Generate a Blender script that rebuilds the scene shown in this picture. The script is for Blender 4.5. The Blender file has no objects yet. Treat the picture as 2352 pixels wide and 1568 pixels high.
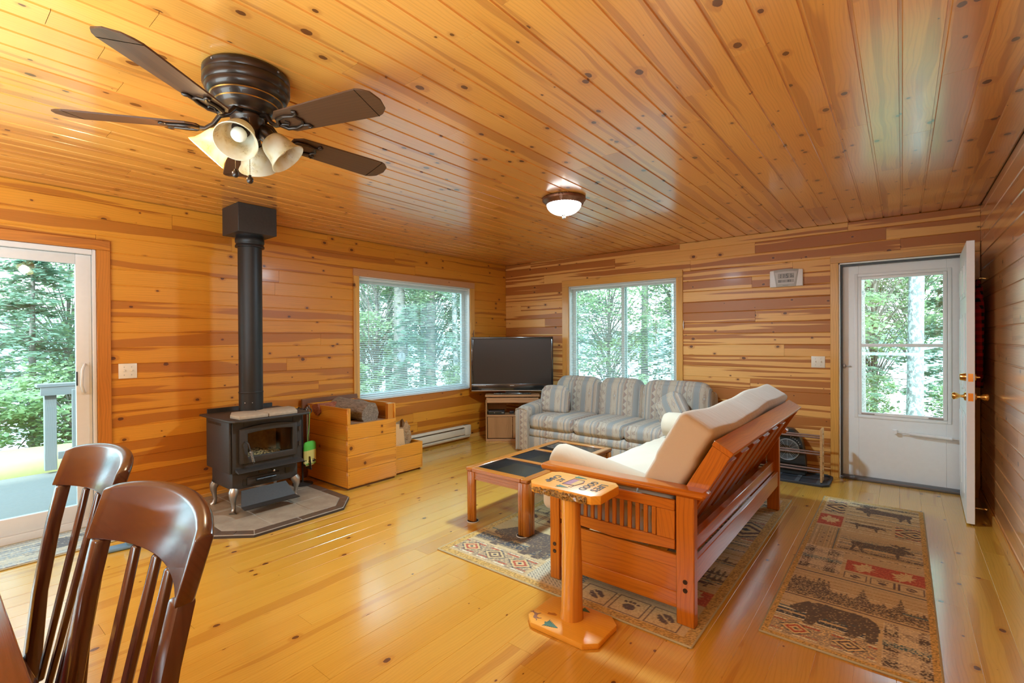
import bpy, bmesh, math, random
import numpy as np
from mathutils import Vector, Matrix, Euler
random.seed(7); np.random.seed(7)
PI = math.pi; R_ = math.radians
scene = bpy.context.scene
COL = scene.collection

# ------------------------------------------------------------------ camera, world, lights
F_PX = 1113.12; YAW = .67821; PITCH = -.00513; ROLL = -.00578; CAMH = 1.3487
LX, DY, RX, H = -4.623, 5.596, 0.507, 2.44          # left wall, back wall, right wall, ceiling height
fw = Vector((-math.sin(YAW)*math.cos(PITCH), math.cos(YAW)*math.cos(PITCH), math.sin(PITCH)))
rt = Vector((math.cos(YAW), math.sin(YAW), 0)); up = rt.cross(fw)
r2 = rt*math.cos(ROLL) + up*math.sin(ROLL); u2 = -rt*math.sin(ROLL) + up*math.cos(ROLL)
cam = bpy.data.cameras.new('camera'); camo = bpy.data.objects.new('camera', cam); COL.objects.link(camo)
camo.matrix_world = Matrix(((r2.x, u2.x, -fw.x, 0), (r2.y, u2.y, -fw.y, 0), (r2.z, u2.z, -fw.z, CAMH), (0, 0, 0, 1)))
cam.sensor_width = 36; cam.lens = 36*F_PX/2352; cam.clip_start = .03; cam.clip_end = 500
scene.camera = camo

w = bpy.data.worlds.new('sky'); scene.world = w; w.use_nodes = True
nt = w.node_tree; nt.nodes.clear()
out = nt.nodes.new('ShaderNodeOutputWorld'); bg = nt.nodes.new('ShaderNodeBackground')
tc = nt.nodes.new('ShaderNodeTexCoord'); sp = nt.nodes.new('ShaderNodeSeparateXYZ'); rp = nt.nodes.new('ShaderNodeValToRGB')
nt.links.new(tc.outputs['Generated'], sp.inputs[0]); nt.links.new(sp.outputs['Z'], rp.inputs[0])
rp.color_ramp.elements[0].position = 0.0; rp.color_ramp.elements[0].color = (.93, .97, 1, 1)
rp.color_ramp.elements[1].position = 0.8; rp.color_ramp.elements[1].color = (.55, .75, 1, 1)
nt.links.new(rp.outputs[0], bg.inputs[0]); bg.inputs[1].default_value = 5.5
nt.links.new(bg.outputs[0], out.inputs[0])

def light(name, kind, loc, energy, color, rot=(0, 0, 0), size=1, size_y=None, **k):
    l = bpy.data.lights.new(name, kind); l.energy = energy; l.color = color
    o = bpy.data.objects.new(name, l); COL.objects.link(o); o.location = loc; o.rotation_euler = rot
    if kind == 'AREA':
        l.size = size
        if size_y: l.shape = 'RECTANGLE'; l.size_y = size_y
    elif kind == 'SUN': l.angle = size
    else: l.shadow_soft_size = size
    for a, b in k.items(): setattr(l, a, b)
    return o
light('sun', 'SUN', (20, -20, 30), 5, (1, .97, .92), rot=(R_(48), 0, R_(38)), size=R_(3))
# added fill lights behind the camera, unseen: one bounced off the ceiling, one downward
light('bounce_fill', 'AREA', (-1.5, -1.25, 1.0), 265, (.56, .83, 1), rot=(R_(180), 0, 0), size=3.6, size_y=2.2)
light('rear_fill', 'AREA', (-2.0, -2.2, 2.36), 120, (.60, .85, 1), size=2.4, size_y=1.4)
scene.view_settings.view_transform = 'Standard'; scene.view_settings.look = 'None'
scene.view_settings.exposure = 0.52; scene.view_settings.gamma = 1; scene.view_settings.use_curve_mapping = False
scene.cycles.max_bounces = 8; scene.cycles.diffuse_bounces = 4; scene.cycles.glossy_bounces = 4
scene.cycles.transparent_max_bounces = 16; scene.cycles.sample_clamp_indirect = 6
scene.cycles.caustics_reflective = False; scene.cycles.caustics_refractive = False

# ------------------------------------------------------------------ node helpers
class NT:
    def __init__(s, name):
        s.m = bpy.data.materials.new(name); s.m.use_nodes = True; s.t = s.m.node_tree; s.t.nodes.clear()
        s.out = s.t.nodes.new('ShaderNodeOutputMaterial')
    def n(s, typ, ins=None, **attr):
        nd = s.t.nodes.new(typ)
        for k, v in attr.items(): setattr(nd, k, v)
        if ins:
            for k, v in ins.items():
                if hasattr(v, 'is_linked') or isinstance(v, bpy.types.NodeSocket): s.t.links.new(v, nd.inputs[k])
                elif v is not None: nd.inputs[k].default_value = v
        return nd
    def math(s, op, a, b=None, c=None, clamp=False):
        d = {0: a}
        if b is not None: d[1] = b
        if c is not None: d[2] = c
        return s.n('ShaderNodeMath', d, operation=op, use_clamp=clamp).outputs[0]
    def mix(s, f, a, b, blend='MIX'):
        nd = s.t.nodes.new('ShaderNodeMix'); nd.data_type = 'RGBA'; nd.blend_type = blend; nd.clamp_factor = True
        for i, v in ((0, f), (6, a), (7, b)):
            if isinstance(v, bpy.types.NodeSocket): s.t.links.new(v, nd.inputs[i])
            else:
                if i != 0 and len(v) == 3: v = (*v, 1)
                nd.inputs[i].default_value = v
        return nd.outputs[2]
    def sep(s, v): return s.n('ShaderNodeSeparateXYZ', {0: v}).outputs
    def comb(s, x, y, z): return s.n('ShaderNodeCombineXYZ', {0: x, 1: y, 2: z}).outputs[0]
    def noise(s, v, scale=1, detail=2, rough=.5, dist=0):
        return s.n('ShaderNodeTexNoise', {'Vector': v, 'Scale': scale, 'Detail': detail, 'Roughness': rough, 'Distortion': dist}).outputs[0]
    def smooth(s, x, a, b):
        return s.n('ShaderNodeMapRange', {0: x, 1: a, 2: b, 3: 0.0, 4: 1.0}, interpolation_type='SMOOTHSTEP').outputs[0]
    def bump(s, h, strength=.2, dist=.01):
        return s.n('ShaderNodeBump', {'Height': h, 'Strength': strength, 'Distance': dist}).outputs[0]
    def bsdf(s, **k):
        names = dict(color='Base Color', rough='Roughness', metal='Metallic', normal='Normal', coat='Coat Weight', coatr='Coat Roughness', ior='IOR',
                     emit='Emission Color', emits='Emission Strength', trans='Transmission Weight', alpha='Alpha', sheen='Sheen Weight', spec='Specular IOR Level')
        d = {}
        for a, b in k.items():
            if a in ('color', 'emit') and not isinstance(b, bpy.types.NodeSocket) and len(b) == 3: b = (*b, 1)
            d[names[a]] = b
        p = s.n('ShaderNodeBsdfPrincipled', d); s.t.links.new(p.outputs[0], s.out.inputs[0]); return p
    def surf(s, sock): s.t.links.new(sock, s.out.inputs[0]); return s.m

def srgb(*c):
    if len(c) == 1: c = [int(c[0][i:i+2], 16)/255 for i in (0, 2, 4)]
    return tuple(x/12.92 if x <= .04045 else ((x+.055)/1.055)**2.4 for x in c)

def plain(name, color, rough=.5, metal=0, var=.06, bump=0, scale=30, **k):
    t = NT(name); o = t.n('ShaderNodeTexCoord').outputs['Object']
    nz = t.noise(o, scale, 3)
    c = t.mix(nz, tuple(x*(1-var*2) for x in color), tuple(min(1, x*(1+var*2)) for x in color))
    kw = dict(color=c, rough=rough, metal=metal, **k)
    if bump: kw['normal'] = t.bump(t.noise(o, scale*4, 3), bump, .002)
    t.bsdf(**kw); return t.m

def pine(name, light=(.72, .38, .12), mid=(.57, .24, .05), heart=(.27, .085, .02), hamt=.5, knots=.5, rough=.32, coat=.25,
         axis='x', grain=1.0, tone=.35, kcol=(.09, .022, .006), vs=1.0, side=None):
    """varnished knotty wood; the grain runs along the object's local axis"""
    t = NT(name); o = t.n('ShaderNodeTexCoord').outputs['Object']; x, y, z = t.sep(o)[:3]
    u, v, q = {'x': (x, y, z), 'y': (y, x, z), 'z': (z, x, y)}[axis]
    if side: v, q = q, v
    rnd = t.n('ShaderNodeObjectInfo').outputs['Random']
    r1 = t.math('MULTIPLY', rnd, 61.7); r2_ = t.math('FRACT', t.math('MULTIPLY', rnd, 733.1)); r3 = t.math('FRACT', t.math('MULTIPLY', rnd, 291.3))
    vv = t.math('ADD', v, t.math('MULTIPLY', q, .7))
    wob = t.noise(t.comb(t.math('MULTIPLY', u, 1.7), t.math('MULTIPLY', v, 4), r1), 1, 2)
    vw = t.math('ADD', vv, t.math('MULTIPLY', t.math('SUBTRACT', wob, .5), .05*vs))
    big = t.noise(t.comb(t.math('MULTIPLY', u, .45), t.math('MULTIPLY', vw, 13/vs), r1), 1, 1)
    hm = t.smooth(t.math('ADD', big, t.math('MULTIPLY', t.math('SUBTRACT', r2_, .5), .28)), .66-.22*hamt, .69-.22*hamt)
    ring = t.math('SINE', t.math('ADD', t.math('MULTIPLY', vw, 420/vs), t.math('MULTIPLY', wob, 30)))
    fine = t.noise(t.comb(t.math('MULTIPLY', u, 3), t.math('MULTIPLY', vw, 170/vs), r1), 1, 2, .6)
    # knots
    va = t.comb(t.math('ADD', t.math('MULTIPLY', u, 3.3), t.math('MULTIPLY', r1, 1.3)), t.math('ADD', t.math('MULTIPLY', vv, 9.0), t.math('MULTIPLY', r1, .71)), 0.0)
    vo = t.n('ShaderNodeTexVoronoi', {'Vector': va, 'Scale': 1.0}, voronoi_dimensions='2D')
    ax, ay = t.sep(va)[:2]; px, py = t.sep(vo.outputs['Position'])[:2]; cr, cg, cb = t.sep(vo.outputs['Color'])[:3]
    dx = t.math('MULTIPLY', t.math('SUBTRACT', ax, px), 1/3.3*.7); dy = t.math('MULTIPLY', t.math('SUBTRACT', ay, py), 1/9.0)
    dd = t.math('SQRT', t.math('ADD', t.math('MULTIPLY', dx, dx), t.math('MULTIPLY', dy, dy)))
    dd = t.math('ADD', dd, t.math('MULTIPLY', t.math('SUBTRACT', t.noise(o, 70, 2), .5), .006))
    kr = t.math('MULTIPLY', t.math('SUBTRACT', cr, 1-knots), .0185/max(knots, .05)*(.55+.45*knots))
    km = t.smooth(t.math('SUBTRACT', kr, dd), -.0008, .0015)
    halo = t.smooth(t.math('SUBTRACT', t.math('MULTIPLY', kr, 2.6), dd), 0, .012)
    c = t.mix(t.math('ADD', t.math('MULTIPLY', t.noise(t.comb(t.math('MULTIPLY', u, .8), t.math('MULTIPLY', vw, 9/vs), r1), 1, 2), .55), t.math('MULTIPLY', r3, tone), clamp=True), light, mid)
    c = t.mix(t.math('MULTIPLY', hm, min(1, .25+hamt*.75)), c, heart)
    c = t.mix(t.math('MULTIPLY', t.smooth(ring, .2, 1), .16*grain), c, tuple(a*.55 for a in mid))
    c = t.mix(t.math('MULTIPLY', t.smooth(fine, .5, .8), .35*grain), c, tuple(a*.5 for a in mid))
    c = t.mix(t.math('MULTIPLY', halo, .5), c, tuple(a*.75+b*.25 for a, b in zip(heart, mid)))
    c = t.mix(t.math('MULTIPLY', km, .88), c, kcol)
    kw = dict(color=c, rough=rough, normal=t.bump(t.math('ADD', fine, t.math('MULTIPLY', t.noise(o, 6, 1), 2)), .05, .003))
    if coat: kw.update(coat=coat, coatr=.14)
    t.bsdf(**kw); return t.m

# ------------------------------------------------------------------ mesh helpers
class G:
    def __init__(s): s.v = []; s.f = []
    def add(s, vs, fs):
        n = len(s.v); s.v += [tuple(p) for p in vs]; s.f += [tuple(i+n for i in f) for f in fs]; return s
    def box(s, x0, x1, y0, y1, z0, z1):
        return s.add([(x, y, z) for z in (z0, z1) for y in (y0, y1) for x in (x0, x1)],
                     [(0, 2, 3, 1), (4, 5, 7, 6), (0, 1, 5, 4), (2, 6, 7, 3), (0, 4, 6, 2), (1, 3, 7, 5)])
    def prism(s, pts, a, b, axis='z'):
        def P(p, c): return {'z': (p[0], p[1], c), 'y': (p[0], c, p[1]), 'x': (c, p[0], p[1])}[axis]
        n = len(pts)
        return s.add([P(p, a) for p in pts]+[P(p, b) for p in pts], [tuple(range(n))[::-1], tuple(range(n, 2*n))]+[(i, (i+1) % n, n+(i+1) % n, n+i) for i in range(n)])
    def lathe(s, prof, n=24, c=(0, 0, 0), M=None, cap=True):
        vs = []; fs = []
        for r, z in prof:
            for i in range(n):
                a = 2*PI*i/n; p = Vector((r*math.cos(a), r*math.sin(a), z))
                if M is not None: p = M @ p
                vs.append((p[0]+c[0], p[1]+c[1], p[2]+c[2]))
        for k in range(len(prof)-1):
            for i in range(n):
                j = (i+1) % n; fs.append((k*n+i, k*n+j, (k+1)*n+j, (k+1)*n+i))
        if cap:
            if prof[0][0] > 1e-4: fs.append(tuple(range(n))[::-1])
            if prof[-1][0] > 1e-4: fs.append(tuple(range((len(prof)-1)*n, len(prof)*n)))
        return s.add(vs, fs)
    def tube(s, path, r, n=8, cap=True):
        P = [Vector(p) for p in path]; m = len(P); rs = r if isinstance(r, (list, tuple)) else [r]*m
        vs = []; fs = []; prev = None
        for k in range(m):
            d = (P[min(k+1, m-1)]-P[max(k-1, 0)]).normalized()
            if prev is None: a = d.orthogonal().normalized()
            else: a = (prev - d*prev.dot(d)); a = a.normalized() if a.length > 1e-6 else d.orthogonal().normalized()
            prev = a; b = d.cross(a)
            for i in range(n):
                t = 2*PI*i/n; vs.append(P[k]+(a*math.cos(t)+b*math.sin(t))*rs[k])
        for k in range(m-1):
            for i in range(n):
                j = (i+1) % n; fs.append((k*n+i, k*n+j, (k+1)*n+j, (k+1)*n+i))
        if cap: fs += [tuple(range(n))[::-1], tuple(range((m-1)*n, m*n))]
        return s.add(vs, fs)
    def sweep(s, path, w, h):
        """bar of rectangular section; path of (point, side vector, up vector)"""
        vs = []; fs = []
        for k, (p, a, b) in enumerate(path):
            p, a, b = Vector(p), Vector(a).normalized(), Vector(b).normalized()
            ww = w[k] if isinstance(w, (list, tuple)) else w; hh = h[k] if isinstance(h, (list, tuple)) else h
            for sa, sb in ((-1, -1), (1, -1), (1, 1), (-1, 1)): vs.append(p+a*sa*ww/2+b*sb*hh/2)
        m = len(path)
        for k in range(m-1):
            for i in range(4):
                j = (i+1) % 4; fs.append((k*4+i, k*4+j, k*4+4+j, k*4+4+i))
        fs += [(3, 2, 1, 0), tuple(range((m-1)*4, m*4))]
        return s.add(vs, fs)
    def xf(s, M, start=0):
        s.v = s.v[:start]+[tuple(M @ Vector(p)) for p in s.v[start:]]; return s
    def mesh(s, name, bevel=0, seg=2, smooth=False, sub=0):
        me = bpy.data.meshes.new(name); me.from_pydata(s.v, [], s.f)
        bm = bmesh.new(); bm.from_mesh(me)
        bmesh.ops.recalc_face_normals(bm, faces=bm.faces)
        if bevel:
            es = [e for e in bm.edges if len(e.link_faces) == 2 and e.calc_face_angle(0) > .5]
            bmesh.ops.bevel(bm, geom=es, offset=bevel, segments=seg, affect='EDGES', profile=.5, clamp_overlap=True)
        for f in bm.faces: f.smooth = bool(smooth or bevel)
        bm.to_mesh(me); bm.free()
        if smooth or bevel:
            try: me.set_sharp_from_angle(angle=R_(40 if not smooth else 60))
            except Exception: pass
        return me

def link(o, parent=None, loc=None, rot=None):
    COL.objects.link(o)
    if parent is not None:
        o.parent = parent
        if loc is None:
            loc = o.location
            q = parent; off = Vector((0, 0, 0))
            while q is not None: off += q.location; q = q.parent
            loc = Vector(o.location)-off
        o.location = loc
    elif loc is not None: o.location = loc
    if rot: o.rotation_euler = rot
    return o
def put(name, g, mat, parent=None, loc=None, rot=None, label=None, bevel=0, seg=2, smooth=False, local=False):
    """g in world coordinates unless local=True (then in the parent's frame)"""
    me = g.mesh(name, bevel, seg, smooth) if isinstance(g, G) else g
    if mat is not None:
        me.materials.clear(); me.materials.append(mat)
    o = bpy.data.objects.new(name, me)
    link(o, parent, (0, 0, 0) if (local and loc is None) else loc, rot)
    if label: o['label'] = label
    return o
def tag(o, label=None, cat=None, group=None, kind=None):
    if label: o['label'] = label
    if cat: o['category'] = cat
    if group: o['group'] = group
    if kind: o['kind'] = kind
    return o
def thing(name, label, cat, loc=(0, 0, 0), rotz=0, group=None):
    o = bpy.data.objects.new(name, None); o.empty_display_size = .1; COL.objects.link(o); o.location = loc; o.rotation_euler = (0, 0, rotz)
    return tag(o, label, cat, group)
def struct(name, g=None, mat=None, label=None, parent=None, bevel=0, loc=None):
    if g is None: o = bpy.data.objects.new(name, None); COL.objects.link(o); o.location = loc or (0, 0, 0)
    else: o = put(name, g, mat, parent, bevel=bevel)
    o['kind'] = 'structure'
    if label: o['label'] = label
    return o
def box(*a): return G().box(*a)
def copy_tree(o, parent=None):
    c = o.copy(); COL.objects.link(c)
    if parent is not None: c.parent = parent
    for ch in list(o.children): copy_tree(ch, c)
    return c
def cushion(w, d, h, r=.05, puff=.02, n=14, wr=0, seed=0, sag=0):
    """soft box centred on origin: rounded corners, bulging faces"""
    g = G(); idx = {}; vs = []; fs = []
    def vid(p):
        k = (round(p[0], 5), round(p[1], 5), round(p[2], 5))
        if k not in idx: idx[k] = len(vs); vs.append(p)
        return idx[k]
    for ax in range(3):
        for s in (-1, 1):
            for i in range(n):
                for j in range(n):
                    q = []
                    for a, b in ((i, j), (i+1, j), (i+1, j+1), (i, j+1)):
                        c = [0, 0, 0]; c[ax] = s; c[(ax+1) % 3] = -1+2*a/n; c[(ax+2) % 3] = -1+2*b/n
                        q.append(vid(tuple(c)))
                    fs.append(tuple(q if s > 0 else q[::-1]))
    o = []; hw = (w/2, d/2, h/2); r = min(r, *hw)
    rs = np.random.RandomState(seed); ph = rs.rand(6)*6.28
    for p in vs:
        # concentrate samples near edges
        P = [math.copysign(1-(1-abs(c))**1.6, c)*s for c, s in zip(p, hw)]
        inn = [max(-s+r, min(s-r, c)) for c, s in zip(P, hw)]
        dv = Vector([a-b for a, b in zip(P, inn)])
        if dv.length > 1e-9: Q = Vector(inn)+dv.normalized()*r if dv.length > 0 else Vector(P)
        else: Q = Vector(P)
        for a in range(3):
            b, c = (a+1) % 3, (a+2) % 3
            k = (1-p[b]**2)*(1-p[c]**2)
            if abs(p[a]) > .999: Q[a] += math.copysign(puff*k*(1 if a == 2 else .5), p[a])
        if wr: Q += Vector((0, 0, 1))*wr*(math.sin(Q.x*23+ph[0]+2*math.sin(Q.y*9+ph[3]))*math.sin(Q.y*17+ph[1]) + .5*math.sin((Q.x+Q.y)*41+ph[2]))
        if sag: Q.z -= sag*(1-p[0]**2)*(1-p[1]**2)
        o.append(Q)
    return g.add(o, fs)

# ------------------------------------------------------------------ materials
M_wallL = pine('pine_wall_left', light=(.72, .31, .030), mid=(.58, .20, .012), heart=(.33, .080, .006), hamt=.55, knots=.5, rough=.4, coat=.12)
M_wallB = pine('pine_wall_back', light=(.84, .48, .15), mid=(.72, .34, .08), heart=(.40, .125, .018), hamt=.95, knots=.5, vs=.62, rough=.45, coat=.06)
M_wallR = pine('pine_wall_right', light=(.78, .37, .14), mid=(.66, .27, .08), heart=(.42, .14, .035), hamt=.35, knots=.5, rough=.28, coat=1.0)
M_ceil = pine('pine_ceiling', light=(.74, .33, .065), mid=(.62, .225, .03), heart=(.38, .11, .02), hamt=.36, knots=.72, rough=.3, coat=1.0)
M_floor = pine('pine_floor', light=(.64, .36, .055), mid=(.56, .265, .026), heart=(.40, .14, .014), hamt=.22, knots=.36, rough=.24, coat=.8, grain=.8)
M_trim = pine('pine_casing', light=(.74, .40, .10), mid=(.62, .28, .05), hamt=.1, knots=.35, axis='x')
M_trimD = pine('pine_casing_orange', light=(.56, .20, .03), mid=(.46, .14, .015), heart=(.3, .08, .02), hamt=.2, knots=.25, grain=1.4)
M_groove = plain('wall_backing', (.16, .06, .015), .8)
M_white = plain('white_vinyl', (.68, .67, .64), .35, var=.02)
M_door = plain('white_door_paint', (.86, .89, .90), .32, var=.015)
M_alu = plain('dark_weatherstrip', (.07, .075, .08), .5)
M_black = plain('black_plastic', (.012, .012, .013), .3)
def sheer(name, c, k):
    t = NT(name); p = t.n('ShaderNodeBsdfPrincipled', {'Base Color': (*c, 1), 'Roughness': .4}).outputs[0]
    return t.surf(t.n('ShaderNodeMixShader', {0: k, 1: p, 2: t.n('ShaderNodeBsdfTranslucent', {'Color': (*c, 1)}).outputs[0]}).outputs[0])
M_slat = sheer('blind_white', (.86, .91, .92), .35)

def glass(name, tint, refl=1.0, rough=0.0):
    t = NT(name)
    fr = t.math('ADD', .04, t.math('MULTIPLY', t.math('POWER', t.n('ShaderNodeLayerWeight', {'Blend': .5}).outputs['Facing'], 5), .96))
    tr = t.n('ShaderNodeBsdfTransparent', {'Color': (*tint, 1)}).outputs[0]
    gl = t.n('ShaderNodeBsdfGlossy', {'Color': (1, 1, 1, 1), 'Roughness': rough}).outputs[0]
    mx = t.n('ShaderNodeMixShader', {0: t.math('MULTIPLY', fr, refl, clamp=True), 1: tr, 2: gl}).outputs[0]
    return t.surf(mx)
M_glass = glass('window_glass', (.84, .97, .98), 1.0)
M_smoke = glass('smoked_glass', (.36, .40, .38), 1.2)
M_brass = plain('polished_brass', (.86, .56, .18), .18, 1, var=.02)

# ------------------------------------------------------------------ room
class Frame:
    """local frame of a boarded surface: origin, direction of the boards, direction across, normal"""
    def __init__(s, o, a, b, n): s.o, s.a, s.b, s.n = Vector(o), Vector(a), Vector(b), Vector(n)
    def mat(s, u, v):
        p = s.o+s.a*u+s.b*v
        return Matrix(((s.a.x, s.b.x, s.n.x, p.x), (s.a.y, s.b.y, s.n.y, p.y), (s.a.z, s.b.z, s.n.z, p.z), (0, 0, 0, 1)))
def plank_mesh(L, W, T, bv, dep, gap=.0008, rev=0):
    x0, x1 = gap, L-gap; g = G()
    pr = [(0, 0), (0, T-dep), (bv, T), (W-bv, T), (W, T-dep), (W, 0)]
    if rev and W > .05: pr = [(0, 0), (0, T-dep), (bv, T), (W-rev-bv*.6, T), (W-rev, T-dep), (W, T-dep), (W, 0)]
    n = len(pr); e = min(.0015, L/10)
    vs = [(x0, y, z) for y, z in pr]+[(x1, y, z) for y, z in pr]
    g.add(vs, [tuple(range(n))[::-1], tuple(range(n, 2*n))]+[(i, (i+1) % n, n+(i+1) % n, n+i) for i in range(n)])
    me = bpy.data.meshes.new('plank'); me.from_pydata(g.v, [], g.f); 
    bm = bmesh.new(); bm.from_mesh(me); bmesh.ops.recalc_face_normals(bm, faces=bm.faces); bm.to_mesh(me); bm.free()
    return me
def boards(fr, parent, mat, u0, u1, courses, holes=(), T=.014, bv=.006, dep=.004, seg=(1.2, 3.0), gap=.0008, name='plank', rev=0):
    inv = parent.matrix_world.inverted() if parent.parent is None else None
    for (v0, v1) in courses:
        cuts = {u0, u1}
        act = [h for h in holes if h[2] < v1-1e-4 and h[3] > v0+1e-4]
        for h in act: cuts.add(max(u0, min(u1, h[0]))); cuts.add(max(u0, min(u1, h[1])))
        cuts = sorted(cuts)
        for a, b in zip(cuts[:-1], cuts[1:]):
            if b-a < .01: continue
            m = (a+b)/2; spans = [(v0, v1)]
            for h in act:
                if h[0] < m < h[1]:
                    ns = []
                    for s0, s1 in spans:
                        if h[2] > s0+.008: ns.append((s0, min(s1, h[2])))
                        if h[3] < s1-.008: ns.append((max(s0, h[3]), s1))
                    spans = ns
            for s0, s1 in spans:
                p = a-random.random()*seg[0]*.9 if a == u0 else a
                e = a
                while e < b-1e-4:
                    nx = (p if e == a and a == u0 else e)+random.uniform(*seg)
                    nx = max(nx, e+.25)
                    if b-nx < .35: nx = b
                    me = plank_mesh(nx-e, s1-s0, T, bv, dep, gap, rev); me.materials.append(mat)
                    o = bpy.data.objects.new(name, me); COL.objects.link(o); o.parent = parent
                    Mx = fr.mat(e, s0); Mx.translation = Mx.translation-fr.n*T
                    o.matrix_local = Mx
                    e = nx; p = e
def course_list(a, b, pitch, off):
    k = math.floor((a-off)/pitch); r = []
    v = off+k*pitch
    while v < b-1e-4:
        lo, hi = max(a, v), min(b, v+pitch)
        if hi-lo > .012: r.append((lo, hi))
        v += pitch
    return r
YB = -3.4     # wall behind the camera
SL = (-1.06, .861, 0, 2.022)          # sliding door opening (y0, y1, z0, z1)
W1 = (3.07, 4.815, .675, 2.045)       # left window
W2 = (-3.515, -2.045, .72, 2.05)      # back window (x0, x1, z0, z1)
DR = (-.477, .435, 0, 2.055)          # door
def wall_core(name, axis, c0, c1, u0, u1, holes):
    g = G(); us = sorted({u0, u1, *[h[0] for h in holes], *[h[1] for h in holes]})
    for a, b in zip(us[:-1], us[1:]):
        m = (a+b)/2; sp = [(-.02, H+.02)]
        for h in holes:
            if h[0] < m < h[1]: sp = [(s0, s1) for (s0, s1) in ((sp[0][0], h[2]), (h[3], sp[-1][1])) if s1-s0 > .03]
        for s0, s1 in sp:
            if axis == 'x': g.box(c0, c1, a, b, s0, s1)
            else: g.box(a, b, c0, c1, s0, s1)
    return struct(name, g, M_groove)
T0 = .0142
wl = wall_core('wall_left', 'x', LX-.15, LX-T0, YB, DY+.15, [SL, W1])
wb = wall_core('wall_back', 'y', DY+T0, DY+.15, LX-.15, RX+.15, [W2, DR])
wr_ = wall_core('wall_right', 'x', RX+T0, RX+.15, YB, DY+.15, [])
wfn = wall_core('wall_front', 'y', YB-.15, YB, LX-.15, RX+.15, [])
wfn.data.materials[0] = M_wallR
ZC = course_list(0, H, .12, .096)
boards(Frame((LX, 0, 0), (0, 1, 0), (0, 0, 1), (1, 0, 0)), wl, M_wallL, YB, DY, ZC, [SL, W1], bv=.004, dep=.0045, rev=.004)
boards(Frame((0, DY, 0), (1, 0, 0), (0, 0, 1), (0, -1, 0)), wb, M_wallB, LX, RX, course_list(0, H, .12, .075), [W2, DR], seg=(.5, 2.2))
boards(Frame((RX, 0, 0), (0, -1, 0), (0, 0, 1), (-1, 0, 0)), wr_, M_wallR, -DY, 1.2, ZC, [], bv=.005, dep=.006, seg=(.8, 2.2), rev=.005)
fl = struct('floor', box(LX-.15, RX+.15, YB-.15, DY+.15, -.12, -T0), M_groove)
boards(Frame((0, 0, 0), (0, 1, 0), (-1, 0, 0), (0, 0, 1)), fl, M_floor, YB, DY, course_list(-RX, -LX, .135, .02), [], bv=.0012, dep=.0012, seg=(.9, 2.6), gap=.0006, name='floorboard')
ce = struct('ceiling', box(LX-.15, RX+.15, YB-.15, DY+.15, H+T0, H+.2), M_groove)
boards(Frame((0, 0, H), (0, 1, 0), (1, 0, 0), (0, 0, -1)), ce, M_ceil, YB, DY, course_list(LX, RX, .128, .0), [], bv=.003, dep=.006, seg=(1.0, 2.6), rev=.010)
# roof over the room so that the sun stays outside, with eaves
struct('roof', box(LX-.7, RX+.7, YB-.7, DY+.7, H+.22, H+.34), plain('roof_board', (.3, .28, .25), .8))

def lin(name, x0, x1, y0, y1, z0, z1, mat, parent, bevel=.002, axis=None, label=None):
    """a straight board with the grain along its longest side (local x)"""
    d = [x1-x0, y1-y0, z1-z0]; k = d.index(max(d)); c = ((x0+x1)/2, (y0+y1)/2, (z0+z1)/2)
    o = [d[k]]+[d[i] for i in range(3) if i != k]
    if k == 0: rot = (0, 0, 0); dims = (d[0], d[1], d[2])
    elif k == 1: rot = (0, 0, PI/2); dims = (d[1], d[0], d[2])
    else: rot = (0, -PI/2, 0); dims = (d[2], d[1], d[0])
    g = box(-dims[0]/2, dims[0]/2, -dims[1]/2, dims[1]/2, -dims[2]/2, dims[2]/2)
    me = g.mesh(name, bevel, 1); me.materials.append(mat)
    ob = bpy.data.objects.new(name, me); ob.location = c; link(ob, parent); ob.rotation_euler = rot
    if label: ob['label'] = label
    return ob
CT = .018
# baseboards
for nm, a in (('baseboard_left', (LX, LX+.012, .945, 5.59, 0, .05)), ('baseboard_right', (RX-.014, RX, YB, DY-.02, 0, .075)), ('baseboard_back', (LX+.014, DR[0]-.07, DY-.012, DY, 0, .05))):
    o = lin(nm, *a, M_trim, None); o['kind'] = 'structure'

# ---- left window (window_1)
w1 = struct('window_1', loc=(LX, (W1[0]+W1[1])/2, W1[2])); w1['label'] = 'large left-wall picture window with pine casing'
lin('casing', LX, LX+CT, W1[0]-.07, W1[0], W1[2]-.02, W1[3], M_trim, w1)
lin('casing', LX, LX+CT, W1[1], W1[1]+.085, W1[2]-.02, W1[3], M_trim, w1)
lin('casing', LX, LX+CT+.002, W1[0]-.07, W1[1]+.085, W1[3], W1[3]+.078, pine('pine_casing_rosy', light=(.62, .32, .15), mid=(.52, .24, .10), hamt=.2, knots=.35), w1)
def jamb_x(par, x0, x1, y0, y1, z0, z1, mat, t=.012, bottom=True):
    lin('jamb', x0, x1, y0, y0+t, z0, z1, mat, par); lin('jamb', x0, x1, y1-t, y1, z0, z1, mat, par)
    lin('jamb', x0, x1, y0, y1, z1-t, z1, mat, par)
    if bottom: lin('sill', x0, x1, y0, y1, z0, z0+t, mat, par)
jamb_x(w1, LX-.13, LX+.006, *W1, M_white)
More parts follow.
